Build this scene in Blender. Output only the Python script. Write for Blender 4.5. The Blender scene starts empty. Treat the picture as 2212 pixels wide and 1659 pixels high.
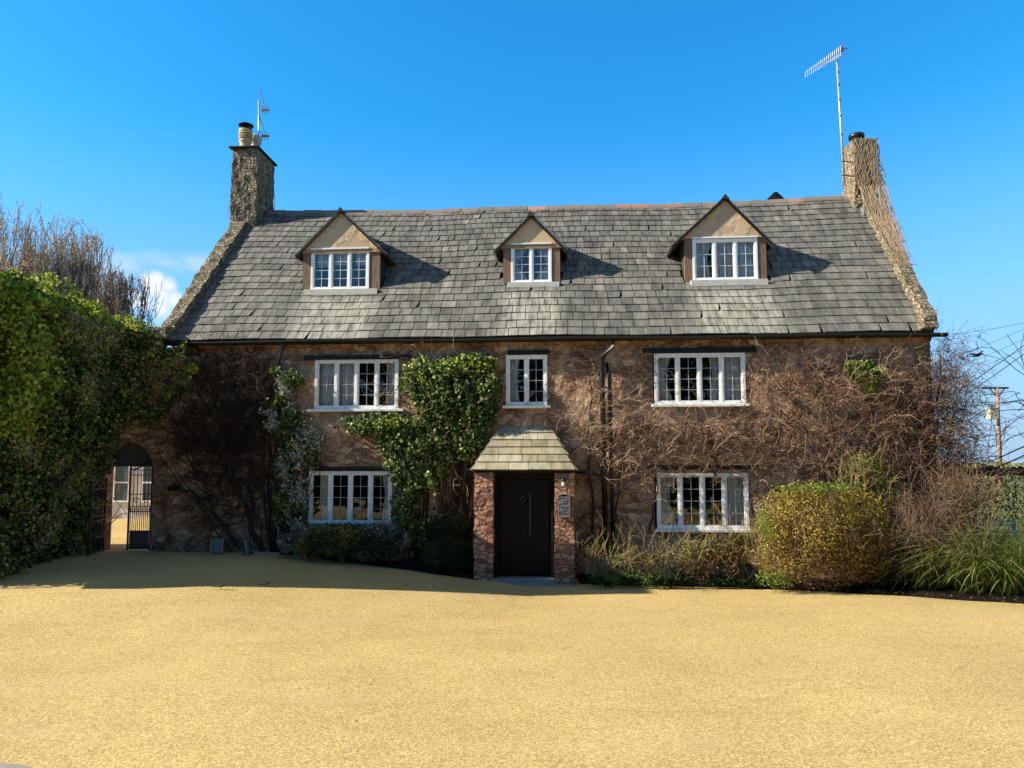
import bpy, math, random
import numpy as np
from mathutils import Vector
R = math.radians
random.seed(7); RNG = np.random.default_rng(11)
S = bpy.context.scene
COL = S.collection

# ------------------------------------------------------------------ camera
F_PX = 740.0; PITCH = R(4.8); CY = 463 - F_PX*math.tan(PITCH); EYE = 2.2
cam_d = bpy.data.cameras.new('camera'); cam = bpy.data.objects.new('camera', cam_d); COL.objects.link(cam)
cam.location = (0, 0, EYE); cam.rotation_euler = (R(90)+PITCH, 0, 0)
cam_d.sensor_width = 36; cam_d.lens = F_PX/1024*36; cam_d.shift_y = (CY-384)/1024
cam_d.clip_end = 5000; cam_d.clip_start = 0.1
S.camera = cam
# ------------------------------------------------------------------ light
TILT = math.atan(.073)
SUN_EL = R(30); SUN_AZ = R(12.0)-TILT          # light travels towards +X, turned this much towards +Y
ld = Vector((math.cos(SUN_EL)*math.cos(SUN_AZ), math.cos(SUN_EL)*math.sin(SUN_AZ), -math.sin(SUN_EL)))
sun_d = bpy.data.lights.new('sun', 'SUN'); sun = bpy.data.objects.new('sun', sun_d); COL.objects.link(sun)
sun_d.energy = 5.0; sun_d.angle = R(.5); sun_d.color = (1, .90, .74)
sun.rotation_euler = ld.to_track_quat('-Z', 'Y').to_euler(); sun.location = (-20, 0, 20)
W = bpy.data.worlds.new('World'); S.world = W; W.use_nodes = True
nt = W.node_tree; nt.nodes.clear()
def wn(t, **k):
    n = nt.nodes.new(t)
    for a, b in k.items(): setattr(n, a, b)
    return n
wo = wn('ShaderNodeOutputWorld'); bg = wn('ShaderNodeBackground'); sky = wn('ShaderNodeTexSky')
sky.sky_type = 'NISHITA'; sky.sun_disc = False; sky.sun_elevation = SUN_EL
# Blender: sun_rotation measured from +Y clockwise (towards +X)
tosun = -ld; sky.sun_rotation = math.atan2(tosun.x, tosun.y)
sky.air_density = 1.0; sky.dust_density = 0.3; sky.ozone_density = 2.5; sky.altitude = 300
SKY_GAIN = (.40, 1.01, 1.36); SKY_POW = (1.6, 1.0, .95)      # the deep polarised blue of the day
sepc = wn('ShaderNodeSeparateColor'); nt.links.new(sky.outputs[0], sepc.inputs[0]); comb = wn('ShaderNodeCombineColor')
for i in range(3):
    p1 = wn('ShaderNodeMath', operation='MULTIPLY'); nt.links.new(sepc.outputs[i], p1.inputs[0]); p1.inputs[1].default_value = .2
    p2 = wn('ShaderNodeMath', operation='POWER'); nt.links.new(p1.outputs[0], p2.inputs[0]); p2.inputs[1].default_value = SKY_POW[i]
    p3 = wn('ShaderNodeMath', operation='MULTIPLY'); nt.links.new(p2.outputs[0], p3.inputs[0]); p3.inputs[1].default_value = SKY_GAIN[i]*5
    nt.links.new(p3.outputs[0], comb.inputs[i])
tc0 = wn('ShaderNodeTexCoord'); sx0 = wn('ShaderNodeSeparateXYZ'); nt.links.new(tc0.outputs['Generated'], sx0.inputs[0])
mr0 = wn('ShaderNodeMapRange', interpolation_type='SMOOTHSTEP'); nt.links.new(sx0.outputs[2], mr0.inputs[0]); mr0.inputs[1].default_value = -.02; mr0.inputs[2].default_value = .44; mr0.inputs[3].default_value = .95; mr0.inputs[4].default_value = 0
hs = wn('ShaderNodeMixRGB'); nt.links.new(mr0.outputs[0], hs.inputs[0]); nt.links.new(comb.outputs[0], hs.inputs[1]); hs.inputs[2].default_value = (2.0, 2.85, 4.1, 1)
bg.inputs['Strength'].default_value = 0.1
# clouds low on the left, placed by direction in the sky
tc = wn('ShaderNodeTexCoord')
def vmath(op, a, b=None):
    n = wn('ShaderNodeVectorMath', operation=op)
    for i, x in enumerate((a, b)):
        if x is None: continue
        if isinstance(x, (tuple, list)): n.inputs[i].default_value = x
        else: nt.links.new(x, n.inputs[i])
    return n.outputs['Vector'] if op not in ('LENGTH', 'DISTANCE') else n.outputs['Value']
def fm(op, a, b=None, c=None):
    n = wn('ShaderNodeMath', operation=op)
    for i, x in enumerate((a, b, c)):
        if x is None: continue
        if isinstance(x, (int, float)): n.inputs[i].default_value = x
        else: nt.links.new(x, n.inputs[i])
    return n.outputs[0]
def px_dir(dx, dy):
    k = 1024/2212
    x = (dx*k-512)/F_PX; y = (CY-dy*k)/F_PX
    v = Vector((x, math.cos(PITCH)-y*math.sin(PITCH), math.sin(PITCH)+y*math.cos(PITCH))); return v
nz = wn('ShaderNodeTexNoise'); nz.inputs['Scale'].default_value = 26; nz.inputs['Detail'].default_value = 6
nt.links.new(tc.outputs['Generated'], nz.inputs['Vector'])
nz2 = wn('ShaderNodeTexNoise'); nz2.inputs['Scale'].default_value = 9; nz2.inputs['Detail'].default_value = 5
mpw = wn('ShaderNodeMapping'); mpw.inputs['Scale'].default_value = (1, 1, 3)
nt.links.new(tc.outputs['Generated'], mpw.inputs['Vector']); nt.links.new(mpw.outputs[0], nz2.inputs['Vector'])
nd = vmath('NORMALIZE', tc.outputs['Generated'])
def blob(dx, dy, r, flat=1.0):
    d = px_dir(dx, dy).normalized()
    diff = vmath('SUBTRACT', nd, tuple(d)); diff = vmath('MULTIPLY', diff, (1, 1, flat))
    return fm('SUBTRACT', 1.0, fm('DIVIDE', vmath('LENGTH', diff), r))
puff = None
for b in ((312, 655, .024), (330, 625, .020), (350, 640, .022), (318, 612, .014), (372, 650, .022), (338, 605, .013), (300, 640, .014), (365, 618, .014), (390, 668, .02), (350, 668, .028)):
    o = blob(*b); puff = o if puff is None else fm('MAXIMUM', puff, o)
puff = fm('ADD', puff, fm('MULTIPLY', fm('SUBTRACT', nz.outputs['Fac'], .5), 1.6))
puffm = wn('ShaderNodeMapRange', interpolation_type='SMOOTHSTEP'); nt.links.new(puff, puffm.inputs[0]); puffm.inputs[1].default_value = .0; puffm.inputs[2].default_value = 1.0
wis = None
for b in ((270, 575, .05, 2.5), (360, 570, .06, 3.5), (240, 585, .05, 2.5), (430, 570, .05, 2.5)):
    o = blob(*b); wis = o if wis is None else fm('MAXIMUM', wis, o)
wis = fm('ADD', wis, fm('MULTIPLY', fm('SUBTRACT', nz2.outputs['Fac'], .55), 2.2))
wism = wn('ShaderNodeMapRange', interpolation_type='SMOOTHSTEP'); nt.links.new(wis, wism.inputs[0]); wism.inputs[1].default_value = .0; wism.inputs[2].default_value = 1.3; wism.inputs[4].default_value = .8
mx1 = wn('ShaderNodeMixRGB'); mx1.inputs[2].default_value = (3.4, 4.0, 4.8, 1)
nt.links.new(wism.outputs[0], mx1.inputs[0]); nt.links.new(hs.outputs[0], mx1.inputs[1])
mx2 = wn('ShaderNodeMixRGB'); mx2.inputs[2].default_value = (4.5, 4.75, 5.1, 1)
nt.links.new(puffm.outputs[0], mx2.inputs[0]); nt.links.new(mx1.outputs[0], mx2.inputs[1])
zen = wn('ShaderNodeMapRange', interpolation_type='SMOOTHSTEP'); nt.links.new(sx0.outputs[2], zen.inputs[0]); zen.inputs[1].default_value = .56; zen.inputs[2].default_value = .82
mzn = wn('ShaderNodeMixRGB'); nt.links.new(zen.outputs[0], mzn.inputs[0]); nt.links.new(mx2.outputs[0], mzn.inputs[1]); mzn.inputs[2].default_value = (1.05, .92, .85, 1); mz = mzn.outputs[0]   # dim neutral grey added above the frame to weaken the blue fill
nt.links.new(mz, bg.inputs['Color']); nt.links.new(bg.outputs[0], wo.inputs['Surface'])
S.view_settings.view_transform = 'Standard'; S.view_settings.look = 'None'
S.view_settings.exposure = 1.06; S.view_settings.gamma = 1.0; S.view_settings.use_curve_mapping = False
S.render.engine = 'CYCLES'
S.cycles.max_bounces = 6; S.cycles.transparent_max_bounces = 12
S.cycles.sample_clamp_indirect = 4

# ------------------------------------------------------------------ frames and measuring
HU = np.array([math.cos(TILT), -math.sin(TILT), 0]); HV = np.array([math.sin(TILT), math.cos(TILT), 0]); HO = np.array([0, 14.6, 0])
EYEP = np.array([0, 0, EYE])
def fac(dx, dy, v=0.0):                 # photo point -> (u, z) on the plane v behind the facade
    r = np.array(px_dir(dx, dy)); p = HO+HV*v
    P = EYEP+r*((p-EYEP)@HV)/(r@HV)-HO
    return float(P@HU), float(P[2])
def at(dx, dy, Y):                      # photo point -> world point at depth Y
    r = np.array(px_dir(dx, dy)); return EYEP+r*(Y/r[1])
def h2w(P): P = np.asarray(P, float); return HO+P[..., 0:1]*HU+P[..., 1:2]*HV+P[..., 2:3]*np.array([0, 0, 1.])
def w2h(P):
    d = np.asarray(P, float)-HO; return np.stack([d@HU, d@HV, d[..., 2]], -1)
def sst(x, a, b): t = np.clip((np.asarray(x, float)-a)/(b-a), 0, 1); return t*t*(3-2*t)
def gz(X, Y):                           # ground height, world
    X = np.asarray(X, float); Y = np.asarray(Y, float)
    return .42*np.clip((.2-X)/5.0, 0, 1)**.9*sst(Y, 8.5, 14.0)
def ghz(u, v):
    P = h2w(np.array([u, v, 0.])); return float(gz(P[0], P[1]))
def fn(P, s=1.0, seed=0):               # smooth pseudo noise in -1..1
    P = np.asarray(P, float)*s; o = 0; rg = np.random.default_rng(seed); amp = 1; tot = 0
    for k in range(4):
        M = rg.normal(size=(3, 3))*1.1*(1.8**k); ph = rg.uniform(0, 6.28, 3)
        o = o+amp*np.sin(P@M[:, 0]+ph[0]+1.7*np.sin(P@M[:, 1]+ph[1]))*np.cos(P@M[:, 2]+ph[2]); tot += amp; amp *= .55
    return o/tot*1.4

# ------------------------------------------------------------------ objects
BASE = {}
def tag(o, label=None, cat=None, group=None, kind=None):
    if label: o['label'] = label
    if cat: o['category'] = cat
    if group: o['group'] = group
    if kind: o['kind'] = kind
    return o
def thing(name, label, cat, base=(0, 0, 0), house=False, group=None):
    o = bpy.data.objects.new(name, None); COL.objects.link(o); o.empty_display_size = .2
    base = np.array(base, float)
    if house: o.location = h2w(base); o.rotation_euler = (0, 0, -TILT)
    else: o.location = base
    BASE[o.name] = base
    return tag(o, label, cat, group)
def mesh_obj(name, V, Fs, mat, parent=None, smooth=False, base=None, house=False):
    me = bpy.data.meshes.new(name); V = np.asarray(V, float).reshape(-1, 3)
    top = parent
    while top is not None and top.parent is not None: top = top.parent
    if top is not None: V = V-BASE[top.name]
    elif base is not None: V = V-np.array(base, float)
    if isinstance(Fs, np.ndarray):
        n, k = Fs.shape
        me.vertices.add(len(V)); me.vertices.foreach_set('co', V.astype(np.float32).ravel())
        me.loops.add(n*k); me.loops.foreach_set('vertex_index', Fs.astype(np.int32).ravel())
        me.polygons.add(n); me.polygons.foreach_set('loop_start', np.arange(n, dtype=np.int32)*k)
        me.update(calc_edges=True)
    else:
        me.from_pydata(V.tolist(), [], Fs)
    if smooth: me.polygons.foreach_set('use_smooth', [True]*len(me.polygons))
    me.materials.append(mat)
    o = bpy.data.objects.new(name, me); COL.objects.link(o)
    if parent is not None: o.parent = parent
    else:
        b = np.zeros(3) if base is None else np.array(base, float)
        BASE[o.name] = b
        if house: o.location = h2w(b); o.rotation_euler = (0, 0, -TILT)
        else: o.location = b
    return o
class MB:
    def __init__(s): s.v = []; s.f = []
    def add(s, V, F):
        n = len(s.v); s.v += [tuple(map(float, p)) for p in V]; s.f += [tuple(i+n for i in f) for f in F]; return s
    def box(s, a, b, rz=0, piv=None):
        (x0, y0, z0), (x1, y1, z1) = a, b
        V = [(x0, y0, z0), (x1, y0, z0), (x1, y1, z0), (x0, y1, z0), (x0, y0, z1), (x1, y0, z1), (x1, y1, z1), (x0, y1, z1)]
        if rz:
            px, py = piv if piv else ((x0+x1)/2, (y0+y1)/2); c, q = math.cos(rz), math.sin(rz)
            V = [(px+(x-px)*c-(y-py)*q, py+(x-px)*q+(y-py)*c, z) for x, y, z in V]
        return s.add(V, [(0, 3, 2, 1), (4, 5, 6, 7), (0, 1, 5, 4), (1, 2, 6, 5), (2, 3, 7, 6), (3, 0, 4, 7)])
    def bar(s, p, q, w, h=None):            # square bar between two points
        h = h or w; p = Vector(p); q = Vector(q); d = (q-p).normalized()
        a = d.cross(Vector((0, 0, 1)));
        if a.length < .01: a = Vector((1, 0, 0))
        a.normalize(); b = d.cross(a)
        V = []
        for c in (p, q): V += [c+a*w/2+b*h/2, c-a*w/2+b*h/2, c-a*w/2-b*h/2, c+a*w/2-b*h/2]
        return s.add(V, [(0, 1, 2, 3), (7, 6, 5, 4), (0, 4, 5, 1), (1, 5, 6, 2), (2, 6, 7, 3), (3, 7, 4, 0)])
    def tube(s, pts, r, n=8, cap=True):
        pts = [Vector(p) for p in pts]; m = len(pts); rr = r if isinstance(r, (list, tuple)) else [r]*m
        V = []
        for i, p in enumerate(pts):
            d = (pts[min(i+1, m-1)]-pts[max(i-1, 0)]).normalized()
            a = d.cross(Vector((0, .3, 1)) if abs(d.z) < .9 else Vector((1, .2, 0))).normalized(); b = d.cross(a)
            for k in range(n):
                t = 2*math.pi*k/n; V.append(p+(a*math.cos(t)+b*math.sin(t))*rr[i])
        F = [(i*n+k, i*n+(k+1) % n, (i+1)*n+(k+1) % n, (i+1)*n+k) for i in range(m-1) for k in range(n)]
        if cap: F += [tuple(range(n))[::-1], tuple((m-1)*n+k for k in range(n))]
        return s.add(V, F)
    def lathe(s, c, prof, n=20):             # profile of (r, z)
        V = []; c = Vector(c)
        for r, z in prof:
            for k in range(n):
                t = 2*math.pi*k/n; V.append(c+Vector((r*math.cos(t), r*math.sin(t), z)))
        m = len(prof)
        F = [(i*n+k, i*n+(k+1) % n, (i+1)*n+(k+1) % n, (i+1)*n+k) for i in range(m-1) for k in range(n)]
        F += [tuple(range(n))[::-1], tuple((m-1)*n+k for k in range(n))]
        return s.add(V, F)
    def prism(s, poly, y0, y1):               # poly in (x, z), extruded along y
        n = len(poly); V = [(x, y0, z) for x, z in poly]+[(x, y1, z) for x, z in poly]
        return s.add(V, [tuple(range(n)), tuple(range(2*n-1, n-1, -1))]+[(i, i+n, (i+1) % n+n, (i+1) % n) for i in range(n)])
    def build(s, name, mat, parent=None, smooth=False, base=None, house=False, bevel=0):
        o = mesh_obj(name, s.v, s.f, mat, parent, smooth, base, house)
        if bevel:
            m = o.modifiers.new('b', 'BEVEL'); m.width = bevel; m.segments = 2; m.limit_method = 'ANGLE'
        return o

# ------------------------------------------------------------------ materials
def material(name, build):
    m = bpy.data.materials.new(name); m.use_nodes = True; t = m.node_tree; t.nodes.clear()
    out = t.nodes.new('ShaderNodeOutputMaterial'); sh = build(NT(t)); t.links.new(sh, out.inputs['Surface']); return m
class NT:
    def __init__(s, t): s.t = t; s._c = None
    def n(s, k, **kw):
        n = s.t.nodes.new(k)
        for a, b in kw.items(): setattr(n, a, b)
        return n
    def put(s, sock, x):
        if x is None: return
        if isinstance(x, (int, float)): sock.default_value = x
        elif isinstance(x, (tuple, list)):
            sock.default_value = tuple(x)+(1,) if (len(x) == 3 and sock.type == 'RGBA') else x
        else: s.t.links.new(x, sock)
    def co(s, scale=(1, 1, 1)):
        if s._c is None: s._c = s.n('ShaderNodeTexCoord')
        m = s.n('ShaderNodeMapping'); m.inputs['Scale'].default_value = scale; s.t.links.new(s._c.outputs['Object'], m.inputs[0]); return m.outputs[0]
    def noise(s, sc, det=4, rough=.55, v=None, dist=0):
        n = s.n('ShaderNodeTexNoise'); n.inputs['Scale'].default_value = sc; n.inputs['Detail'].default_value = det
        n.inputs['Roughness'].default_value = rough; n.inputs['Distortion'].default_value = dist; s.put(n.inputs['Vector'], v if v is not None else s.co()); return n.outputs['Fac']
    def vor(s, sc, feature='F1', v=None, out='Distance', rnd=1):
        n = s.n('ShaderNodeTexVoronoi', feature=feature); n.inputs['Scale'].default_value = sc; n.inputs['Randomness'].default_value = rnd
        s.put(n.inputs['Vector'], v if v is not None else s.co()); return n.outputs[out]
    def ramp(s, x, stops):
        n = s.n('ShaderNodeValToRGB'); e = n.color_ramp.elements
        while len(e) < len(stops): e.new(.5)
        for i, (p, c) in enumerate(stops):
            e[i].position = p; e[i].color = (c, c, c, 1) if isinstance(c, (int, float)) else tuple(c)+(1,)
        s.put(n.inputs[0], x); return n.outputs[0]
    def mix(s, f, a, b, mode='MIX'):
        n = s.n('ShaderNodeMixRGB', blend_type=mode); s.put(n.inputs[0], f); s.put(n.inputs[1], a); s.put(n.inputs[2], b); return n.outputs[0]
    def m(s, op, a, b=None, c=None):
        n = s.n('ShaderNodeMath', operation=op); s.put(n.inputs[0], a); s.put(n.inputs[1], b); s.put(n.inputs[2], c); return n.outputs[0]
    def bump(s, h, dist=.02, st=1.0, nrm=None):
        n = s.n('ShaderNodeBump'); n.inputs['Strength'].default_value = st; n.inputs['Distance'].default_value = dist; s.put(n.inputs['Height'], h)
        if nrm is not None: s.put(n.inputs['Normal'], nrm)
        return n.outputs[0]
    def island(s): return s.n('ShaderNodeNewGeometry').outputs['Random Per Island']
    def pr(s, col, rough=.8, nrm=None, spec=.3, metal=0, **kw):
        n = s.n('ShaderNodeBsdfPrincipled'); s.put(n.inputs['Base Color'], col); s.put(n.inputs['Roughness'], rough); s.put(n.inputs['Metallic'], metal)
        n.inputs['Specular IOR Level'].default_value = spec
        if nrm is not None: s.put(n.inputs['Normal'], nrm)
        return n.outputs[0]
def simple(name, c, rough=.6, metal=0, var=.15, sc=8, spec=.4, bump=0):
    def b(t):
        x = t.noise(sc, 4); col = t.mix(x, tuple(v*(1-var) for v in c), tuple(min(1, v*(1+var)) for v in c))
        return t.pr(col, rough, t.bump(t.noise(sc*6, 3), bump) if bump else None, spec, metal)
    return material(name, b)
def leafmat(name, stops, trans=.25, rough=.5):
    def b(t):
        col = t.ramp(t.island(), stops); col = t.mix(.5, col, t.ramp(t.noise(1.6, 2), [(.3, .55), (.7, 1.35)]), 'MULTIPLY')
        p = t.pr(col, rough, spec=.22); tr = t.n('ShaderNodeBsdfTranslucent'); t.put(tr.inputs[0], col)
        mx = t.n('ShaderNodeMixShader'); mx.inputs[0].default_value = trans; t.t.links.new(p, mx.inputs[1]); t.t.links.new(tr.outputs[0], mx.inputs[2]); return mx.outputs[0]
    return material(name, b)

def _stone(t):
    v = t.co((1, 1, 1.9)); wob = t.n('ShaderNodeTexNoise'); wob.inputs['Scale'].default_value = 3.5; wob.inputs['Detail'].default_value = 4; t.put(wob.inputs['Vector'], v)
    vv = t.mix(.2, v, wob.outputs['Color'], 'ADD')
    edge = t.vor(4.6, 'DISTANCE_TO_EDGE', vv); cell = t.vor(4.6, 'F1', vv, 'Color')
    sep = t.n('ShaderNodeSeparateColor'); t.put(sep.inputs[0], cell)
    stone = t.ramp(sep.outputs[0], [(0, (.19, .11, .075)), (.3, (.36, .20, .13)), (.55, (.44, .27, .17)), (.8, (.32, .20, .14)), (1, (.64, .47, .32))])
    rend = t.ramp(t.noise(2.6, 8, .75), [(.3, (.21, .12, .08)), (.45, (.43, .27, .175)), (.6, (.60, .43, .29)), (.75, (.73, .56, .39))])
    patch = t.ramp(t.noise(.8, 7, .7), [(.49, 0.), (.58, 1.)])
    mort = t.ramp(t.m('ADD', edge, t.m('MULTIPLY', t.noise(9, 4), .06)), [(.02, .30), (.09, 1.)])
    col = t.mix(t.m('MULTIPLY', patch, .9), t.mix(1, stone, mort, 'MULTIPLY'), rend)
    col = t.mix(.8, col, t.ramp(t.noise(17, 7, .8), [(.36, .5), (.5, 1.), (.66, 1.5)]), 'MULTIPLY')
    dirt = t.ramp(t.noise(1.7, 9, .8), [(.40, .22), (.55, 1.)]); col = t.mix(.6, col, dirt, 'MULTIPLY')
    h = t.m('ADD', t.m('MULTIPLY', t.ramp(edge, [(0, 0.), (.14, 1.)]), t.m('SUBTRACT', 1.05, patch)), t.m('MULTIPLY', t.noise(15, 8, .75), 1.6))
    return t.pr(col, .95, t.bump(h, .022, .8), .1)
M_WALL = material('rubble_and_render', _stone)
def _redstone(t):
    v = t.co((1, 1, 1.9)); wob = t.n('ShaderNodeTexNoise'); wob.inputs['Scale'].default_value = 3; t.put(wob.inputs['Vector'], v); vv = t.mix(.1, v, wob.outputs['Color'], 'ADD')
    edge = t.vor(6.2, 'DISTANCE_TO_EDGE', vv, rnd=.8); sep = t.n('ShaderNodeSeparateColor'); t.put(sep.inputs[0], t.vor(6.2, 'F1', vv, 'Color', rnd=.8))
    c = t.ramp(sep.outputs[0], [(0, (.17, .07, .05)), (.4, (.40, .19, .125)), (.7, (.52, .29, .20)), (1, (.22, .13, .10))])
    c = t.mix(.6, c, t.ramp(t.noise(30, 5, .7), [(.3, .5), (.7, 1.4)]), 'MULTIPLY')
    c = t.mix(t.ramp(edge, [(0, 1.), (.06, 0.)]), c, (.40, .26, .18))
    h = t.m('ADD', t.ramp(edge, [(0, 0.), (.1, 1.)]), t.m('MULTIPLY', t.noise(28, 5, .7), .6))
    return t.pr(c, .9, t.bump(h, .05, 1.), .15)
M_RED = material('red_sandstone', _redstone)
def _slate(cols, streak, stain=False):
    def b(t):
        c = t.ramp(t.island(), cols)
        st = t.ramp(t.noise(5, 5, .65, t.co((1.6, .35, .35))), [(.35, .62), (.68, 1.35)]); c = t.mix(streak, c, st, 'MULTIPLY')
        c = t.mix(.5, c, t.ramp(t.noise(38, 5, .75), [(.35, .6), (.7, 1.35)]), 'MULTIPLY')
        li = t.ramp(t.noise(1.1, 5, .7), [(.52, 0.), (.72, .55)]); c = t.mix(li, c, (.25, .243, .19))
        if stain:      # lime wash-off running down the slates below each dormer
            sx = t.n('ShaderNodeSeparateXYZ'); t.put(sx.inputs[0], t.co()); tot = None
            for cx, hw_, vt in ((-4.25, 1.0, 1.0), (-.15, .75, 1.05), (4.0, 1.05, 1.05)):
                du_ = t.m('DIVIDE', t.m('ABSOLUTE', t.m('SUBTRACT', sx.outputs[0], cx)), hw_); mk = t.m('MULTIPLY', t.ramp(du_, [(.62, 1.), (1.0, 0.)]), t.ramp(t.m('SUBTRACT', sx.outputs[1], vt-.5), [(.30, 1.), (.55, 0.)]))
                tot = mk if tot is None else t.m('MAXIMUM', tot, mk)
            stn = t.m('MULTIPLY', tot, t.ramp(t.noise(4, 6, .7, t.co((2.2, .4, .4))), [(.38, .05), (.62, .85)])); c = t.mix(stn, c, (.40, .39, .31))
        return t.pr(c, .72, t.bump(t.noise(30, 6, .7), .006, .9), .3)
    return b
M_SLATE = material('roof_slate', _slate([(0, (.095, .093, .083)), (.2, (.13, .127, .110)), (.45, (.16, .155, .132)), (.62, (.115, .113, .102)), (.8, (.175, .168, .142)), (.93, (.155, .138, .122)), (1, (.22, .21, .18))], .95, True))
M_PSLATE = material('porch_stone_slate', _slate([(0, (.22, .195, .125)), (.5, (.33, .29, .185)), (1, (.38, .35, .26))], .85))
M_RIDGE = material('ridge_tile', lambda t: t.pr(t.mix(.6, t.ramp(t.island(), [(0, (.22, .17, .13)), (.5, (.16, .15, .13)), (.8, (.30, .17, .12)), (1, (.36, .2, .15))]), t.ramp(t.noise(20, 5), [(.3, .6), (.7, 1.3)]), 'MULTIPLY'), .85, t.bump(t.noise(30, 5), .006)))
M_DECK = simple('roof_underlay', (.03, .03, .03), .9)
def _rend(t):
    c = t.ramp(t.noise(3, 5), [(.3, (.44, .31, .21)), (.7, (.56, .41, .27))])
    rough = t.noise(34, 4, .8)
    patch = t.m('MULTIPLY', t.ramp(t.noise(2.2, 3, .5), [(.44, 0.), (.5, 1.)]), 1.)
    c = t.mix(patch, c, t.ramp(rough, [(.35, (.45, .32, .18)), (.6, (.72, .54, .33))]))
    return t.pr(c, .9, t.bump(t.m('MULTIPLY', rough, patch), .02, .8), .1)
M_REND = material('gable_render', _rend)
def _wood(t):
    g = t.noise(9, 6, .7, t.co((6, 6, .5))); c = t.ramp(g, [(.3, (.08, .05, .035)), (.5, (.20, .12, .08)), (.72, (.30, .20, .14))])
    return t.pr(c, .8, t.bump(g, .004))
M_WOOD = material('weathered_brown_board', _wood)
def _white(t):
    n = t.noise(12, 7, .7, t.co((1, 1, .7))); n2 = t.noise(45, 5, .7); c = t.mix(t.ramp(n2, [(.56, 0.), (.66, .7)]), t.ramp(n, [(.3, (.62, .62, .60)), (.6, (.84, .84, .82))]), (.33, .29, .24))
    return t.pr(c, .55, t.bump(n2, .002), .35)
M_WHITE = material('flaking_white_paint', _white)
M_WHITEC = simple('white_paint', (.82, .82, .80), .45, var=.06)
M_LEAD = simple('glazing_bar', (.42, .42, .42), .5)
M_LEADW = simple('glazing_bar_white', (.72, .72, .72), .5)
M_BLACK = simple('black_timber', (.010, .009, .008), .6, var=.3, spec=.25)
M_GUTTER = simple('black_plastic', (.012, .012, .013), .35, var=.1, spec=.4)
M_DOOR = simple('black_gloss_paint', (.004, .004, .005), .45, var=.1, spec=.15)
M_IRON = simple('black_iron', (.012, .012, .012), .5, spec=.4)
M_CURT = simple('white_curtain', (.80, .81, .82), .9, var=.1, spec=.1)
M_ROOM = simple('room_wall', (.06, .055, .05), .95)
def _glass(t):
    fr = t.n('ShaderNodeFresnel'); fr.inputs[0].default_value = 1.5
    wob = t.bump(t.noise(2.2, 2), .02, .35)
    g = t.n('ShaderNodeBsdfGlossy'); g.inputs['Roughness'].default_value = .02; t.put(g.inputs['Color'], (.95, .97, 1.)); t.put(g.inputs['Normal'], wob)
    tr = t.n('ShaderNodeBsdfTransparent'); t.put(tr.inputs[0], (.82, .86, .86))
    mx = t.n('ShaderNodeMixShader'); t.put(mx.inputs[0], t.m('ADD', t.m('MULTIPLY', fr.outputs[0], 1.1), .03)); t.t.links.new(tr.outputs[0], mx.inputs[1]); t.t.links.new(g.outputs[0], mx.inputs[2]); return mx.outputs[0]
M_GLASS = material('window_glass', _glass)
def _resin(t):
    p = t.co(); e = t.vor(70, 'DISTANCE_TO_EDGE', p); s1 = t.n('ShaderNodeSeparateColor'); t.put(s1.inputs[0], t.vor(70, 'F1', p, 'Color'))
    c = t.ramp(s1.outputs[0], [(0, (.40, .28, .10)), (.35, (.58, .415, .155)), (.7, (.69, .505, .205)), (1, (.80, .63, .31))])
    gap = t.ramp(e, [(0, .45), (.07, 1.)]); c = t.mix(1, c, gap, 'MULTIPLY')
    sp = t.ramp(t.noise(34, 3, .8), [(.57, 0.), (.63, .6)]); c = t.mix(sp, c, (.22, .185, .07))
    c = t.mix(.55, c, t.ramp(t.noise(.45, 6, .6), [(.35, .78), (.65, 1.10)]), 'MULTIPLY')
    c = t.mix(.22, c, t.ramp(t.noise(1.3, 7, .75, t.co((.4, 1.4, 1))), [(.38, .72), (.5, 1.), (.66, 1.12)]), 'MULTIPLY')
    c = t.mix(t.ramp(t.noise(1.0, 4, .6, t.co((.35, 1.3, 1))), [(.52, 0.), (.7, .3)]), c, (.55, .43, .24))
    return t.pr(c, .75, t.bump(t.m('ADD', t.ramp(e, [(0, 0.), (.14, 1.)]), t.noise(70, 3)), .004, .6), .25)
M_RESIN = material('resin_bound_gravel', _resin)
M_SOIL = simple('bark_soil', (.016, .012, .009), .95, var=.6, sc=25, bump=.02, spec=.1)
M_FIELD = simple('field_grass', (.10, .12, .035), .95, var=.35, sc=.3, spec=.1)
M_LANE = simple('worn_paving', (.26, .23, .20), .9, var=.45, sc=6, bump=.006)
M_TWIGL = simple('pale_twig', (.36, .26, .17), .8, var=.35, sc=3, spec=.15)
M_TWIGR = simple('reddish_twig', (.17, .105, .072), .8, var=.4, sc=3, spec=.15)
M_TWIGR2 = simple('brown_twig', (.15, .095, .065), .85, var=.4, sc=3, spec=.1)
M_VINE = simple('tan_vine', (.27, .20, .13), .85, var=.4, sc=6, spec=.1)
M_TWIGD = simple('dark_twig', (.045, .032, .025), .85, var=.4, sc=3, spec=.15)
M_TWIGY = simple('yellow_twig', (.24, .18, .075), .8, var=.4, sc=3, spec=.15)
M_BARK = simple('tree_bark', (.20, .15, .11), .9, var=.4, sc=4, spec=.1)
M_BARKT = simple('tan_bark', (.46, .34, .22), .9, var=.3, sc=4, spec=.1)

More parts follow.
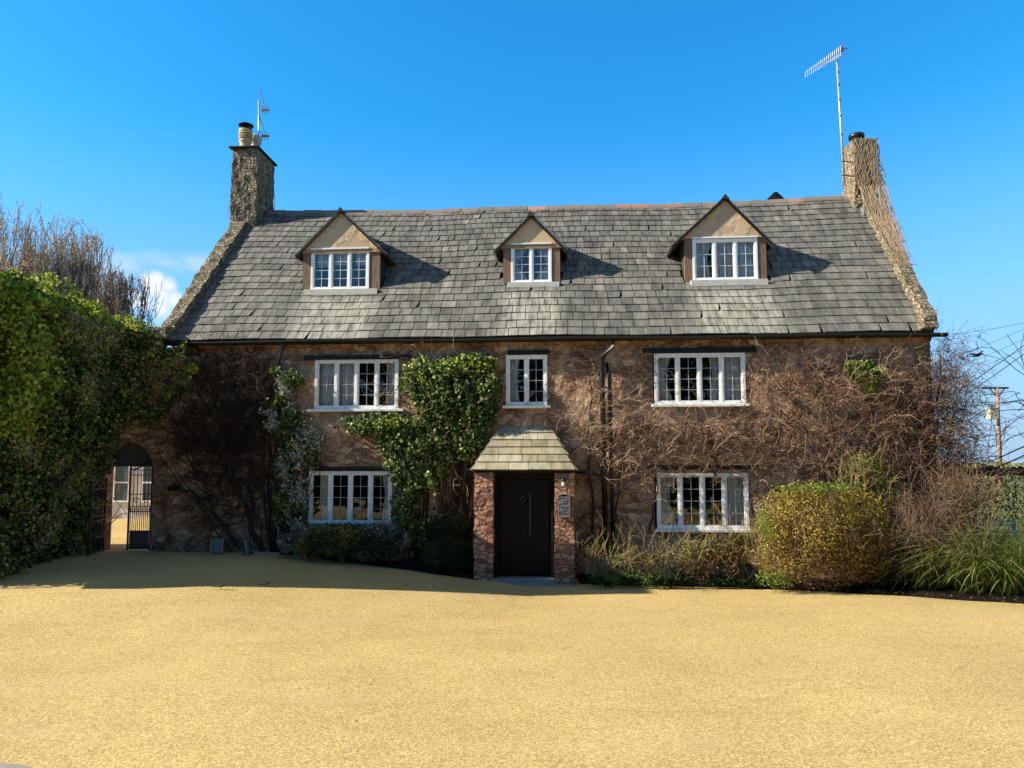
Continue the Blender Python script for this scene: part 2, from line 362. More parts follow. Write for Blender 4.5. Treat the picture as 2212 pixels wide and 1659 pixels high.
# ------------------------------------------------------------------ leaves, twigs
def unit(a): return a/np.maximum(np.linalg.norm(a, axis=-1, keepdims=True), 1e-9)
def leaves(name, P, size, mat, parent, bias=(0, -1, 0), jit=.8, wide=.75, var=.35):
    n = len(P)
    if n == 0: return None
    B = np.broadcast_to(np.asarray(bias, float), (n, 3))
    N = unit(unit(B)+RNG.normal(size=(n, 3))*jit*.7); D = unit(np.array([0, 0, -1.])+RNG.normal(size=(n, 3))*.8)
    D = unit(D-N*np.sum(D*N, 1, keepdims=True)); Sd = np.cross(N, D); s = (size*(1+RNG.uniform(-var, var, n)))[:, None]
    base = P-D*s*.5; tip = P+D*s*.5; fold = N*s*.16; L = P-D*s*.12+Sd*s*wide*.5+fold; Rr = P-D*s*.12-Sd*s*wide*.5+fold
    V = np.stack([base, L, tip, Rr], 1).reshape(-1, 3); i = np.arange(n)*4
    F = np.concatenate([np.stack([i, i+1, i+2], 1), np.stack([i, i+2, i+3], 1)])
    return mesh_obj(name, V, F, mat, parent)
def tubes(name, lines, mat, parent, n=3, **kw):
    Vs = []; Fs = []; off = 0; ang = np.arange(n)*2*math.pi/n; ca = np.cos(ang)[None, :, None]; sa = np.sin(ang)[None, :, None]
    for P, r in lines:
        P = np.asarray(P, float); m = len(P)
        if m < 2: continue
        d = np.empty_like(P); d[1:-1] = P[2:]-P[:-2]; d[0] = P[1]-P[0]; d[-1] = P[-1]-P[-2]; d = unit(d)
        a = unit(np.cross(d, np.array([.31, .9, .29]))); b = np.cross(d, a); r = np.broadcast_to(np.asarray(r, float), (m,))[:, None, None]
        V = P[:, None, :]+r*(a[:, None, :]*ca+b[:, None, :]*sa); Vs.append(V.reshape(-1, 3))
        i = np.arange(m-1)[:, None]*n; k = np.arange(n)[None, :]; k2 = (k+1) % n
        Fs.append((np.stack([i+k, i+k2, i+n+k2, i+n+k], -1).reshape(-1, 4))+off); off += m*n
    return mesh_obj(name, np.concatenate(Vs), np.concatenate(Fs), mat, parent, True, **kw)
def walk(p, d, L, seg, wander, r0, r1, grav=(0, 0, 0), pull=None):
    n = max(2, int(L/seg)); P = [np.array(p, float)]; d = unit(np.array(d, float)); g = np.array(grav, float)
    for i in range(n):
        d = unit(d+RNG.normal(size=3)*wander+g*seg)
        if pull is not None: d = unit(d+pull(P[-1]))
        P.append(P[-1]+d*seg)
    return np.array(P), np.linspace(r0, r1, n+1)
def bush(lines, p, d, L, seg, wander, r, depth, nb, spread, grav=(0, 0, 0), pull=None, shrink=.62, rmin=.003):
    P, rr = walk(p, d, L, seg, wander, r, max(rmin, r*.55), grav, pull); lines.append((P, rr))
    if depth == 0: return
    for k in range(nb):
        t = RNG.uniform(.25, 1) if k else 1.0; i = min(len(P)-1, int(t*(len(P)-1))); dd = P[i]-P[i-1] if i else P[1]-P[0]
        dd = unit(unit(dd)+RNG.normal(size=3)*spread)
        bush(lines, P[i], dd, L*shrink*RNG.uniform(.7, 1.3), seg*.85, wander*1.1, max(rmin, r*.6), depth-1, nb, spread, grav, pull, shrink, rmin)
def ell(blobs, n, shell=.55, clump=1.6, seed=3, thr=-.1):
    out = []; tot = sum((b[3]*b[4]*b[5])**.67 for b in blobs)
    for b in blobs:
        c = np.array(b[:3]); r = np.array(b[3:6]); k = int(n*(r[0]*r[1]*r[2])**.67/tot)
        d = unit(RNG.normal(size=(k*3, 3))); rad = RNG.uniform(shell, 1, (k*3, 1)); P = c+d*r*rad*(1+.12*fn(d*2, 1, seed))[:, None]
        m = fn(P, clump, seed) > thr; out.append(P[m][:k])
    return np.concatenate(out)
def facblobs(L, thick=.25, v=-.18):       # ellipses given in the photo's 2212 px frame, on the facade
    o = []
    for q in L:
        x, y, rx, ry = q[:4]; vv = q[4] if len(q) > 4 else v; th = q[5] if len(q) > 5 else thick
        u, z = fac(x, y, vv); k = (14.6+vv)/F_PX*1024/2212; o.append((u, vv, z, rx*k, th, ry*k))
    return o
#SETTING
# ------------------------------------------------------------------ ground
def sheet(name, xs, ys, zf, mat, kind='structure'):
    X, Y = np.meshgrid(xs, ys); V = np.stack([X, Y, zf(X, Y)], -1).reshape(-1, 3); nx, ny = len(xs), len(ys)
    i = (np.arange(ny-1)[:, None]*nx+np.arange(nx-1)[None, :]).ravel(); F = np.stack([i, i+1, i+1+nx, i+nx], 1)
    o = mesh_obj(name, V, F, mat, None, True); o['kind'] = kind; return o
xs = np.unique(np.concatenate([np.linspace(-1500, -40, 8), np.linspace(-40, 40, 81), np.linspace(40, 1500, 8)]))
ys = np.unique(np.concatenate([np.linspace(-300, -20, 5), np.linspace(-20, 40, 61), np.linspace(40, 200, 9), np.linspace(200, 2500, 12)]))
sheet('ground', xs, ys, lambda X, Y: gz(X, Y)-.03+sst(Y, 60, 600)*2.0+.4*sst(Y, 40, 120)*np.sin(X*.02+1), M_FIELD)
sheet('forecourt', np.linspace(-16, 16, 129), np.linspace(-12, 15.6, 139), lambda X, Y: gz(X, Y), M_RESIN)
sheet('courtyard_ground', np.linspace(-16, -6.0, 21), np.linspace(15.6, 24.2, 21), lambda X, Y: gz(X, Y)+.004, M_RESIN)
def ribbon(name, Xs, front, back, mat, lift=.05):
    V = []; m = 7
    for x in Xs:
        for j in range(m):
            t = j/(m-1); y = front(x)*(1-t)+back(x)*t; V.append((x, y, float(gz(x, y))+(.006 if j == 0 else lift+.03*math.sin(x*9+j*2)+.02*math.sin(x*23))))
    n = len(Xs); F = [(i*m+j, (i+1)*m+j, (i+1)*m+j+1, i*m+j+1) for i in range(n-1) for j in range(m-1)]
    o = mesh_obj(name, V, F, mat, None, True); o['kind'] = 'structure'; return o
wy = lambda x: 14.6-.073*x
ribbon('planting_bed_right', np.linspace(1.25, 16, 80), lambda x: float(np.interp(x, [1.2, 2, 4.45, 6.2, 8.0, 12, 16], [13.75, 13.62, 13.22, 12.6, 11.8, 10.3, 9]))+.04*math.sin(x*5), lambda x: wy(x)+.2 if x < 8 else 17, M_SOIL)
ribbon('planting_bed_left', np.linspace(-4.75, -.62, 40), lambda x: float(np.interp(x, [-4.8, -3.6, -2, -.6], [14.86, 14.55, 14.1, 13.62]))+.02*math.sin(x*6), lambda x: wy(x)+.2, M_SOIL)
lane = MB(); lane.add([(-12, 3, .004), (-3.05, 3, .004), (-3.25, 5.45, .004), (-3.6, 5.62, .004), (-4.3, 5.72, .004), (-12, 6.2, .004)], [(0, 1, 2, 3, 4, 5)])
o = lane.build('paving', M_LANE); o['kind'] = 'structure'

# ------------------------------------------------------------------ the cottage
EZ = 4.70; EV = -.12; U0, U1 = -7.02, 8.02; RV = 3.86; RZ = EZ+(RV-EV)
def rz(v): return EZ+(v-EV)
def sag(u, v):                      # the old roof's unevenness
    return .022*math.sin(u*.9+1)*min(1,.4+v/3)+.008*math.sin(u*2.1+v)+(.05*((u-1)/7)**2)*(v/4)
cot = thing('cottage', 'long two storey stone cottage with slate roof, three dormers and a porch', 'house', (.5, 0, 0), True)
# dormers: x range of face, window, gable apex / eaves (photo px)
DORM = [dict(v=1.06, face=(653, 820), win=(671, 797, 541, 627), ap=(735, 452), ev=(640, 830, 545), n=3, board=(653, 820)),
        dict(v=1.11, face=(1087, 1210), win=(1104, 1192, 530, 612), ap=(1147, 462), ev=(1072, 1220, 535), n=2),
        dict(v=1.13, face=(1480, 1657), win=(1497, 1638, 517, 607), ap=(1567, 424), ev=(1455, 1668, 524), n=3)]
def roofhit(dx, dy):
    r = np.array(px_dir(dx, dy)); lo, hi = 8., 30.
    for _ in range(50):
        m = (lo+hi)/2; h = w2h(EYEP+r*m)
        if h[2] < rz(h[1]): hi = m
        else: lo = m
    return float(w2h(EYEP+r*lo)[1])
for d in DORM:
    w = d['win']; v = d['v'] = roofhit((w[0]+w[1])/2, w[3]+1)
    d['u0'], d['u1'] = fac(d['face'][0], w[3], v)[0], fac(d['face'][1], w[3], v)[0]
    d['wu0'], d['wu1'] = fac(w[0], w[3], v)[0], fac(w[1], w[3], v)[0]; d['wz0'], d['wz1'] = fac(w[0], w[3], v)[1], fac(w[0], w[2], v)[1]
    d['au'], d['az'] = fac(d['ap'][0], d['ap'][1], v-.12); d['e0'] = fac(d['ev'][0], d['ev'][2], v-.12); d['e1'] = fac(d['ev'][1], d['ev'][2], v-.12)
WIN = [('UL', -4.0, -2.28, 3.28, 4.29, 4), ('UM', -.12, .70, 3.33, 4.34, 2), ('UR', 2.79, 4.54, 3.34, 4.34, 4), ('LL', -4.07, -2.38, 1.0, 2.04, 4), ('LR', 2.80, 4.54, .94, 2.01, 4)]
DOORU0, DOORU1, DOORZ = -.30, .90, 2.05
def cells(us, zs, holes):
    us = sorted(set(round(x, 4) for x in us)); zs = sorted(set(round(x, 4) for x in zs)); out = []
    for a, b in zip(us[:-1], us[1:]):
        for c, d in zip(zs[:-1], zs[1:]):
            mu, mz = (a+b)/2, (c+d)/2
            if not any(h[0] < mu < h[1] and h[2] < mz < h[3] for h in holes): out.append((a, b, c, d))
    return out
# front wall: fine uneven skin with openings, jambs 0.3 deep
holes = [(w[1], w[2], w[3], w[4]) for w in WIN]+[(DOORU0, DOORU1, -.2, DOORZ)]
us = list(np.arange(U0, U1, .06))+[U1]+[h[0] for h in holes]+[h[1] for h in holes]; zs = list(np.arange(-.3, 4.72, .06))+[4.74]+[h[2] for h in holes]+[h[3] for h in holes]
us = [x for x in us if not any(0 < abs(x-h) < .02 for q in holes for h in q[:2])]; zs = [x for x in zs if not any(0 < abs(x-h) < .02 for q in holes for h in q[2:])]
cl = cells(us, zs, holes); vid = {}; V = []
def vert(u, z):
    k = (round(u, 4), round(z, 4))
    if k not in vid: vid[k] = len(V); V.append(k)
    return vid[k]
F = [(vert(a, c), vert(b, c), vert(b, d), vert(a, d)) for a, b, c, d in cl]
P = np.array([(u, 0, z) for u, z in V]); dist = np.full(len(P), 9.)
for h in holes:
    dx = np.maximum(np.maximum(h[0]-P[:, 0], P[:, 0]-h[1]), 0); dz = np.maximum(np.maximum(h[2]-P[:, 2], P[:, 2]-h[3]), 0); dist = np.minimum(dist, np.hypot(dx, dz))
P[:, 1] = (-.018*fn(P, 4.5, 5)-.02*fn(P, 1.1, 6))*np.clip(dist/.12, 0, 1)
mb = MB(); mb.v = [tuple(p) for p in P]; mb.f = F
for h in holes:
    a, b, c, d = h
    mb.add([(a, 0, c), (a, .3, c), (a, .3, d), (a, 0, d)], [(3, 2, 1, 0)]); mb.add([(b, 0, c), (b, .3, c), (b, .3, d), (b, 0, d)], [(0, 1, 2, 3)])
    mb.add([(a, 0, d), (b, 0, d), (b, .3, d), (a, .3, d)], [(3, 2, 1, 0)]); mb.add([(a, 0, c), (b, 0, c), (b, .3, c), (a, .3, c)], [(0, 1, 2, 3)])
# gable ends and back
D_ = 2*RV
for u, s in ((U0, -1), (U1, 1)):
    mb.add([(u, 0, -.3), (u, D_, -.3), (u, D_, 4.6), (u+(.4 if s > 0 else 0), RV, RZ-.1), (u, 0, 4.74)], [(0, 1, 2, 3, 4)])
mb.add([(U0, D_, -.3), (U1, D_, -.3), (U1, D_, 4.7), (U0, D_, 4.7)], [(0, 1, 2, 3)])
wall = mb.build('wall', M_WALL, cot)
rm = MB()
for z in (2.5, 4.78): rm.box((U0+.05, .35, z), (U1-.05, D_-.1, z+.05))
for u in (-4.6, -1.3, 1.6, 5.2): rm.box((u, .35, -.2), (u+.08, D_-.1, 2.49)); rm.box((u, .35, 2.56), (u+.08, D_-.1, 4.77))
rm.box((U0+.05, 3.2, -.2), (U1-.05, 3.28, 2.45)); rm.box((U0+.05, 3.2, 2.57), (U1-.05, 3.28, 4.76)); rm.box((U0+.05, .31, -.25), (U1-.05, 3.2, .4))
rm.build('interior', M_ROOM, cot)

def wavy(mb, u0, u1, z0, z1, v, folds=5, pinch=0.0, side=1):
    n = 40; V = []; m = 8
    for j in range(m+1):
        t = j/m; z = z1+(z0-z1)*t; sh = pinch*math.sin(math.pi*min(1, t*1.1))**2 if pinch else 0
        for i in range(n+1):
            s = i/n; uu = u0+(u1-u0)*s
            if side > 0: uu = u0+(uu-u0)*(1-sh)
            else: uu = u1-(u1-uu)*(1-sh)
            V.append((uu, v+.025*math.sin(s*folds*6.28+.6*math.sin(s*9)), z))
    mb.add(V, [(j*(n+1)+i, j*(n+1)+i+1, (j+1)*(n+1)+i+1, (j+1)*(n+1)+i) for j in range(m) for i in range(n)])
def window(parent, u0, u1, z0, z1, v, n, mat, rows=4, cols=2, curt=(), sill=True, frame=.055, lead=M_LEAD, sillx=.05, name='window'):
    fr = MB(); d0, d1 = v-.015, v+.06
    fr.box((u0, d0, z0), (u0+frame, d1, z1)); fr.box((u1-frame, d0, z0), (u1, d1, z1))
    fr.box((u0+frame, d0, z1-frame), (u1-frame, d1, z1)); fr.box((u0+frame, d0, z0), (u1-frame, d1, z0+frame*.8))
    iw = (u1-u0-2*frame); mu = .045; lw = (iw-(n-1)*mu)/n; lights = []
    for k in range(n):
        a = u0+frame+k*(lw+mu); lights.append((a, a+lw))
        if k: fr.box((a-mu, d0+.002, z0+frame*.8), (a, d1, z1-frame))
    w = fr.build(name, mat, parent, bevel=.004)
    lb, gl = MB(), MB()
    for k, (a, b) in enumerate(lights):
        cs = MB(); c = .028; zz0, zz1 = z0+frame*.8, z1-frame; q0, q1 = v-.004, v+.04
        cs.box((a+.001, q0, zz0+.001), (a+c, q1, zz1-.001)); cs.box((b-c, q0, zz0+.001), (b-.001, q1, zz1-.001)); cs.box((a+c, q0, zz1-c), (b-c, q1, zz1-.001)); cs.box((a+c, q0, zz0+.001), (b-c, q1, zz0+c))
        if k in (1, 2) or n < 4: cs.build('casement', mat, w)
        else: cs.build('fixed_light', mat, w)
        for i in range(1, cols): x = a+c+(b-a-2*c)*i/cols; lb.box((x-.0042, v+.012, zz0+c), (x+.0042, v+.022, zz1-c))
        for j in range(1, rows): y = zz0+c+(zz1-zz0-2*c)*j/rows; lb.box((a+c, v+.011, y-.0042), (b-c, v+.023, y+.0042))
        g = MB(); g.add([(a+c, v+.026, zz0+c), (b-c, v+.026, zz0+c), (b-c, v+.026, zz1-c), (a+c, v+.026, zz1-c)], [(0, 1, 2, 3)])
        tl = random.uniform(-.004, .004); g.v = [(x, y+tl*(i in (1, 2)), z) for i, (x, y, z) in enumerate(g.v)]
        g.build('pane', M_GLASS, w)
    lb.build('glazing_bars', lead, w)
    if sill:
        s = MB(); s.box((u0-sillx, v-.09, z0-.055), (u1+sillx, v+.05, z0-.001)); s.build('sill', mat, w, bevel=.006)
    for c in curt:
        cm = MB(); wavy(cm, u0+c[0]*(u1-u0), u0+c[1]*(u1-u0), z0+(c[4] if len(c) > 4 else .05), z1-(c[5] if len(c) > 5 else .04), v+.14, c[2], c[3], c[6] if len(c) > 6 else (1 if c[0] < .5 else -1)); cm.build('curtain', M_CURT, w, True)
    return w
CU = {'UL': [(.03, .24, 4, .25), (.84, .97, 3, .2), (.27, .50, 3, .0, .05)], 'UM': [(.05, .32, 3, .3)], 'UR': [(.03, .2, 4, .45), (.62, .74, 3, .3, .05, .04, -1), (.77, .97, 4, .0)],
      'LL': [(.12, .25, 3, .2, .05), (.86, .97, 3, .3)], 'LR': [(.04, .22, 4, .5), (.76, .97, 5, .1)]}
SX = {'UL': .12, 'UM': .06, 'UR': .06}
for k, u0, u1, z0, z1, n in WIN:
    window(cot, u0, u1, z0, z1, -.005, n, M_WHITE, curt=CU[k], sill=k in SX or k == 'LR', sillx=SX.get(k, .03))
for (x0, x1, y0, y1) in ((658, 893, 768, 777), (1097, 1187, 757, 766), (1388, 1637, 752, 762), (678, 850, 1009, 1017), (1400, 1640, 1005, 1014)):
    a, b = fac(x0, y1), fac(x1, y0); zt = fac((x0+x1)/2, y0)[1]; zb = fac((x0+x1)/2, y1)[1]
    l = MB(); l.box((a[0], -.05, zb), (b[0], .05, zt)); l.build('lintel', M_BLACK, cot, bevel=.006)
# eaves board, gutter, downpipes
g = MB(); g.box((U0-.02, -.06, 4.60), (U1+.02, .03, 4.715)); g.build('fascia', M_BLACK, cot)
g = MB(); nseg = 60
for i in range(nseg+1): pass
prof = [(.065*math.cos(t), .065*math.sin(t)) for t in np.linspace(math.pi, 2*math.pi, 9)]
V = []; Fq = []
for i in range(nseg+1):
    u = U0-.03+(U1-U0+.25)*i/nseg; dz = .012*math.sin(u*1.3)
    for y, z in prof: V.append((u, -.185+y, 4.655+z+dz))
for i in range(nseg):
    for j in range(8): Fq.append((i*9+j, (i+1)*9+j, (i+1)*9+j+1, i*9+j+1))
g.add(V, Fq); g.add(V[:9], [tuple(range(9))]); g.add(V[-9:], [tuple(range(9))])
gut = g.build('gutter', M_GUTTER, cot, True)
sol = gut.modifiers.new('s', 'SOLIDIFY'); sol.thickness = .008
for u in np.arange(U0+.4, U1, 1.0): g = MB(); g.box((u-.012, -.2, 4.575), (u+.012, -.06, 4.60)); g.build('gutter_bracket', M_GUTTER, gut)
def px(x, y, v=-.08): a = fac(x, y, v); return (a[0], v, a[1])
def pipe(pts, r=.035): g = MB(); g.tube(pts, r, 10); return g.build('downpipe', M_GUTTER, cot, True)
a = px(1325, 735, -.18); b = px(1300, 775); pipe([a, (a[0]-.02, -.18, a[2]-.1), (b[0], -.16, b[2]), (b[0], -.15, b[2]-.3), (b[0]+.03, -.15, .5)], .05)
b = px(1316, 800); pipe([(b[0]-.06, -.06, 4.15), (b[0], -.14, 3.9), (b[0]+.03, -.14, .5)], .036)
a = px(612, 736, -.18); b = px(600, 790); pipe([a, (a[0], -.18, a[2]-.12), (b[0], -.1, b[2]), (b[0]+.02, -.08, b[2]-.3), (b[0]+.02, -.08, .9), (b[0]+.02, -.08, .45)], .036)
g = MB(); a = px(1245, 1020); b = px(1300, 1024); g.tube([(a[0], -.07, a[2]), (b[0], -.07, b[2]-.02)], .022, 8); g.build('waste_pipe', M_GUTTER, cot, True)
g = MB(); a = fac(322, 1052, 0); g.box((-6.95, -.08, fac(345, 1060)[1]), (-6.74, .02, fac(345, 1048)[1])); g.build('wall_vent', M_BLACK, cot, bevel=.01)

# slates
def hole_at(u, v):
    for d in DORM:
        if d['u0']+.02 < u < d['u1']-.02 and v > d['v']-.02:
            half = (d['u1']-d['u0'])/2; t = 1-abs(u-d['au'])/max(half, .1); ztop = d['e0'][1]+(d['az']-d['e0'][1])*max(0, t)
            if rz(v) < ztop-.06: return True
    return False
sl = MB(); rg = random.Random(5); v = EV-.02; nrow = 21; gs = (RV-EV)/nrow
for r in range(nrow):
    v0 = EV-.02+r*gs; g_ = gs; u = U0-.0+rg.uniform(-.2, 0); wmean = .27-.004*r
    while u < U1:
        w = wmean*rg.uniform(.72, 1.22); a, b = max(u, U0), min(u+w-.014, U1)
        if b-a > .04 and not hole_at((a+b)/2, v0+g_*.5):
            t = .022*rg.uniform(.7, 1.5); dz = [rg.uniform(0, .012) for _ in range(4)]; sk = rg.uniform(-.004, .004); rr = rg.uniform(-.003, .003)
            lo, hi = v0+sk, v0+g_*1.22
            def q(uu, vv, off): return (uu, vv-off*.7071, rz(vv)+sag(uu, vv)+off*.7071)
            l = .032; tp = .012
            # butt end stands proud, the head tucks under the course above
            vs = [q(a, lo-rr, l+dz[0]), q(b, lo+rr, l+dz[1]), q(b, hi, tp+dz[2]*.3), q(a, hi, tp+dz[3]*.3), q(a, lo-rr, l+dz[0]-t), q(b, lo+rr, l+dz[1]-t), q(b, hi, tp-t*.8), q(a, hi, tp-t*.8)]
            if rg.random() < .05:      # a chipped corner
                cc = rg.uniform(.02, .06); vs[1] = (vs[1][0]-cc, vs[1][1], vs[1][2]); vs[5] = (vs[5][0]-cc, vs[5][1], vs[5][2])
            sl.add(vs, [(0, 1, 2, 3), (7, 6, 5, 4), (0, 4, 5, 1), (1, 5, 6, 2), (3, 2, 6, 7), (0, 3, 7, 4)])
        u += w
def splay(P):           # the right verge leans outwards towards the ridge
    return [(x+max(0., x-6)/2.02*.42*max(0., min(1., (y-EV)/(RV-EV))), y, z) for x, y, z in P]
sl.v = splay(sl.v)
roof = sl.build('roof', M_SLATE, cot)
# deck under slates (cells avoid dormer openings), back slope
dk = MB(); du = sorted(set([U0, U1]+[x for d in DORM for x in (d['u0']+.02, d['u1']-.02)])); dk_v = list(np.linspace(EV, RV, 42))
for a, b in zip(du[:-1], du[1:]):
    for c, d in zip(dk_v[:-1], dk_v[1:]):
        k = max(1, int((b-a)/.4)); 
        for i in range(k):
            p, q_ = a+(b-a)*i/k, a+(b-a)*(i+1)/k
            if hole_at((p+q_)/2, (c+d)/2): continue
            dk.add([(p, c, rz(c)-.03), (q_, c, rz(c)-.03), (q_, d, rz(d)-.03), (p, d, rz(d)-.03)], [(0, 1, 2, 3)])
dk.add([(U0, RV, RZ-.03), (U1, RV, RZ-.03), (U1, D_+.3, EZ-.03), (U0, D_+.3, EZ-.03)], [(0, 1, 2, 3)])
dk.v = splay(dk.v); dk.build('roof_deck', M_DECK, roof)
rt = MB(); u = U0+.35; 
while u < U1-.1:
    w = rg.uniform(.36, .5); z = RZ+.01+.5*(sag(u, RV)+sag(u+w, RV)); j = rg.uniform(-.01, .012); tl = (sag(u+w, RV)-sag(u, RV))*.5
    pr = [(-.15, -.12), (-.135, -.085), (-.03, .03), (.03, .03), (.135, -.085), (.15, -.12), (.12, -.12), (0, .0), (-.12, -.12)]
    V = [(u+.004, RV+y, z+zz+j-tl) for y, zz in pr]+[(u+w-.006, RV+y, z+zz+j+tl) for y, zz in pr]; n = len(pr)
    rt.add(V, [tuple(range(n))[::-1], tuple(range(n, 2*n))]+[(i, (i+1) % n, (i+1) % n+n, i+n) for i in range(n)]); u += w
rt.build('ridge_tiles', M_RIDGE, roof)
# stone verges
def _verge(t):
    e = t.vor(11, 'DISTANCE_TO_EDGE'); s_ = t.n('ShaderNodeSeparateColor'); t.put(s_.inputs[0], t.vor(11, 'F1', None, 'Color'))
    c = t.ramp(s_.outputs[0], [(0, (.17, .14, .095)), (.5, (.27, .225, .155)), (1, (.36, .31, .225))]); c = t.mix(1, c, t.ramp(e, [(0, .3), (.08, 1.)]), 'MULTIPLY')
    c = t.mix(t.ramp(t.noise(5, 6, .7), [(.5, 0.), (.7, .7)]), c, (.13, .12, .05))
    return t.pr(c, .95, t.bump(t.m('ADD', t.ramp(e, [(0, 0.), (.12, 1.)]), t.noise(40, 4)), .03, 1), .1)
M_VERGE = material('lichened_verge_stone', _verge)
def rough_strip(mb, f, n, m, amp, seed):
    pass
def strip(u0, u1, va, vb, h, seed):
    ns, nw = 70, 8; V = []; pr = [(0, -.25), (0, h*.6), (.05, h), (.35, h), (.65, h), (.95, h), (1, h*.6), (1, -.35)]
    for i in range(ns+1):
        t = i/ns; v = va+(vb-va)*t
        for s, hh in pr: V.append((u0(t)+(u1(t)-u0(t))*s, v-hh*.7071, rz(v)+hh*.7071))
    P = np.array(V); P += np.stack([fn(P, 5, seed)*.025, fn(P, 5, seed+1)*.03, fn(P, 5, seed+2)*.035], 1)
    F = [(i*nw+j, i*nw+j+1, (i+1)*nw+j+1, (i+1)*nw+j) for i in range(ns) for j in range(nw-1)]+[tuple(range(nw))[::-1], tuple(ns*nw+j for j in range(nw))]
    return P, F
P, F = strip(lambda t: -7.22-.16*t, lambda t: -6.92-.05*t, EV+.15, RV-.5, .2, 21); mesh_obj('verge', P, F, M_VERGE, cot)
P, F = strip(lambda t: 7.86+.42*t, lambda t: 8.12+.55*t, EV+.1, RV+.2, .2, 31); mesh_obj('verge', P, F, M_VERGE, cot)
g = MB(); g.box((7.76, -.30, 4.72), (8.06, .2, 4.86)); g.box((7.80, -.26, 4.862), (8.04, .2, 5.0)); g.build('kneeler', M_VERGE, cot, bevel=.03)
g = MB(); g.box((-7.25, -.36, 4.70), (-6.95, .3, 4.95)); g.build('kneeler', M_VERGE, cot, bevel=.03)

# dormers
def dormer(d):
    v = d['v']; u0, u1, au, az = d['u0'], d['u1'], d['au'], d['az']; ez = (d['e0'][1]+d['e1'][1])/2; zt = d['wz1']+.015; zb = d['wz0']-.03
    g = MB(); g.box((u0, v, zb), (d['wu0']-.001, v+.07, zt)); dm = g.build('dormer', M_WOOD, cot)
    g = MB(); g.box((d['wu1']+.001, v, zb), (u1, v+.07, zt)); g.build('corner_board', M_WOOD, dm)
    for uu in (u0, u1):   # cheeks
        g = MB()
        vb = (zt+.15-EZ)+EV; s = .02 if uu == u0 else -.02
        V = [(uu, v+.071, zb), (uu, v+.071, zt+.1), (uu, vb+.1, zt+.1), (uu+s, v+.071, zb), (uu+s, v+.071, zt+.1), (uu+s, vb+.1, zt+.1)]
        g.add(V, [(0, 1, 2), (5, 4, 3), (0, 3, 4, 1), (1, 4, 5, 2), (2, 5, 3, 0)]); g.build('cheek', M_DECK, dm)
    # gable
    g = MB(); e0, e1 = d['e0'], d['e1']; k = .0
    poly = [(u0-.02, zt), (u1+.02, zt), (e1[0]-.03, ez+.02), (au, az-.05), (e0[0]+.03, ez+.02)]
    g.prism(poly, v-.03, v+.05); g.build('gable_panel', M_REND, dm)
    g = MB(); g.box((d['wu0'], v-.05, zt-.01), (d['wu1'], v-.031, zt+.02)); g.build('head_trim', M_WHITEC, dm)
    # two roof slopes running back into the main roof
    rb = MB(); deck = MB(); rgd = random.Random(int(u0*100))
    vend = (az-EZ)+EV+.05; vf = v-.10
    for side, e in ((-1, e0), (1, e1)):
        L = math.hypot(e[0]-au, az-ez); du_, dz_ = (e[0]-au)/L, (ez-.02-az)/L; nu, nz_ = (-dz_*side, abs(du_))
        L2 = L+.06
        def q(s, vv, off): return (au+du_*s+nu*off*(1 if side > 0 else 1), vv, az+dz_*s+nz_*off)
        nr = max(4, int(L2/.2))
        for r in range(nr):
            s1 = L2*(r+1)/nr+.0; s0 = max(0, L2*r/nr-.05); vv = vf+rgd.uniform(-.1, 0)
            while vv < vend:
                w = rgd.uniform(.22, .34); a, b = max(vf, vv), min(vv+w-.006, vend); zz = az+dz_*s1
                if b-a > .03 and rz(a)-.12 < az+dz_*s0:
                    vs = [q(s1, a, .03), q(s1, b, .03), q(s0, b, .012), q(s0, a, .012), q(s1, a, .012), q(s1, b, .012), q(s0, b, 0), q(s0, a, 0)]
                    rb.add(vs, [(0, 1, 2, 3), (7, 6, 5, 4), (0, 4, 5, 1), (1, 5, 6, 2), (3, 2, 6, 7), (0, 3, 7, 4)])
                vv += w
        deck.add([q(0, vf+.01, -.005), q(L2, vf+.01, -.005), q(L2, max(vf+.5, ez-EZ+EV+.1), -.005), q(0, vend, -.005), q(0, vf+.01, -.03), q(L2, vf+.01, -.03), q(L2, max(vf+.5, ez-EZ+EV+.1), -.03), q(0, vend, -.03)],
                 [(0, 1, 2, 3), (7, 6, 5, 4), (0, 4, 5, 1), (1, 5, 6, 2), (2, 6, 7, 3)])
    rb.build('dormer_roof', M_SLATE, dm); deck.build('soffit', M_DECK, dm)
    g = MB(); g.add([(au-.09, vf-.02, az-.05), (au+.09, vf-.02, az-.05), (au, vf-.02, az+.06), (au-.09, vend, az-.05), (au+.09, vend, az-.05), (au, vend, az+.06)], [(0, 1, 2), (5, 4, 3), (0, 2, 5, 3), (2, 1, 4, 5)]); g.build('ridge_cap', M_DECK, dm)
    g = MB()
    for e in (d['e0'], d['e1']): g.bar((au, vf+.01, az-.035), (e[0], vf+.01, ez-.035), .02, .05)
    g.build('bargeboard', M_BLACK, dm)
    window(dm, d['wu0'], d['wu1'], d['wz0'], d['wz1'], v+.0, d['n'], M_WHITEC, rows=4 if d['n'] != 3 or d['ap'][0] < 1000 else 3, curt=d['c'], sill=True, sillx=.04, lead=M_LEADW, frame=.05)
    g = MB(); g.box((u0+.1, v-.16, zb-.12), (u1-.02, v+.02, zb+.012)); o = g.build('lead_flashing', simple_flash, dm)
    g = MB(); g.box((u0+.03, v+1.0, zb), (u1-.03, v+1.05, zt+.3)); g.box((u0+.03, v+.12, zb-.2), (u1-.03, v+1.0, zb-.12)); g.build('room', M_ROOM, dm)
simple_flash = simple('pale_mortar_flashing', (.50, .48, .42), .85, var=.35, sc=12, bump=.01)
DORM[0]['c'] = [(.07, .26, 7, 0, .55, .04), (.38, .63, 7, 0, .58, .04), (.74, .93, 7, 0, .58, .04)]
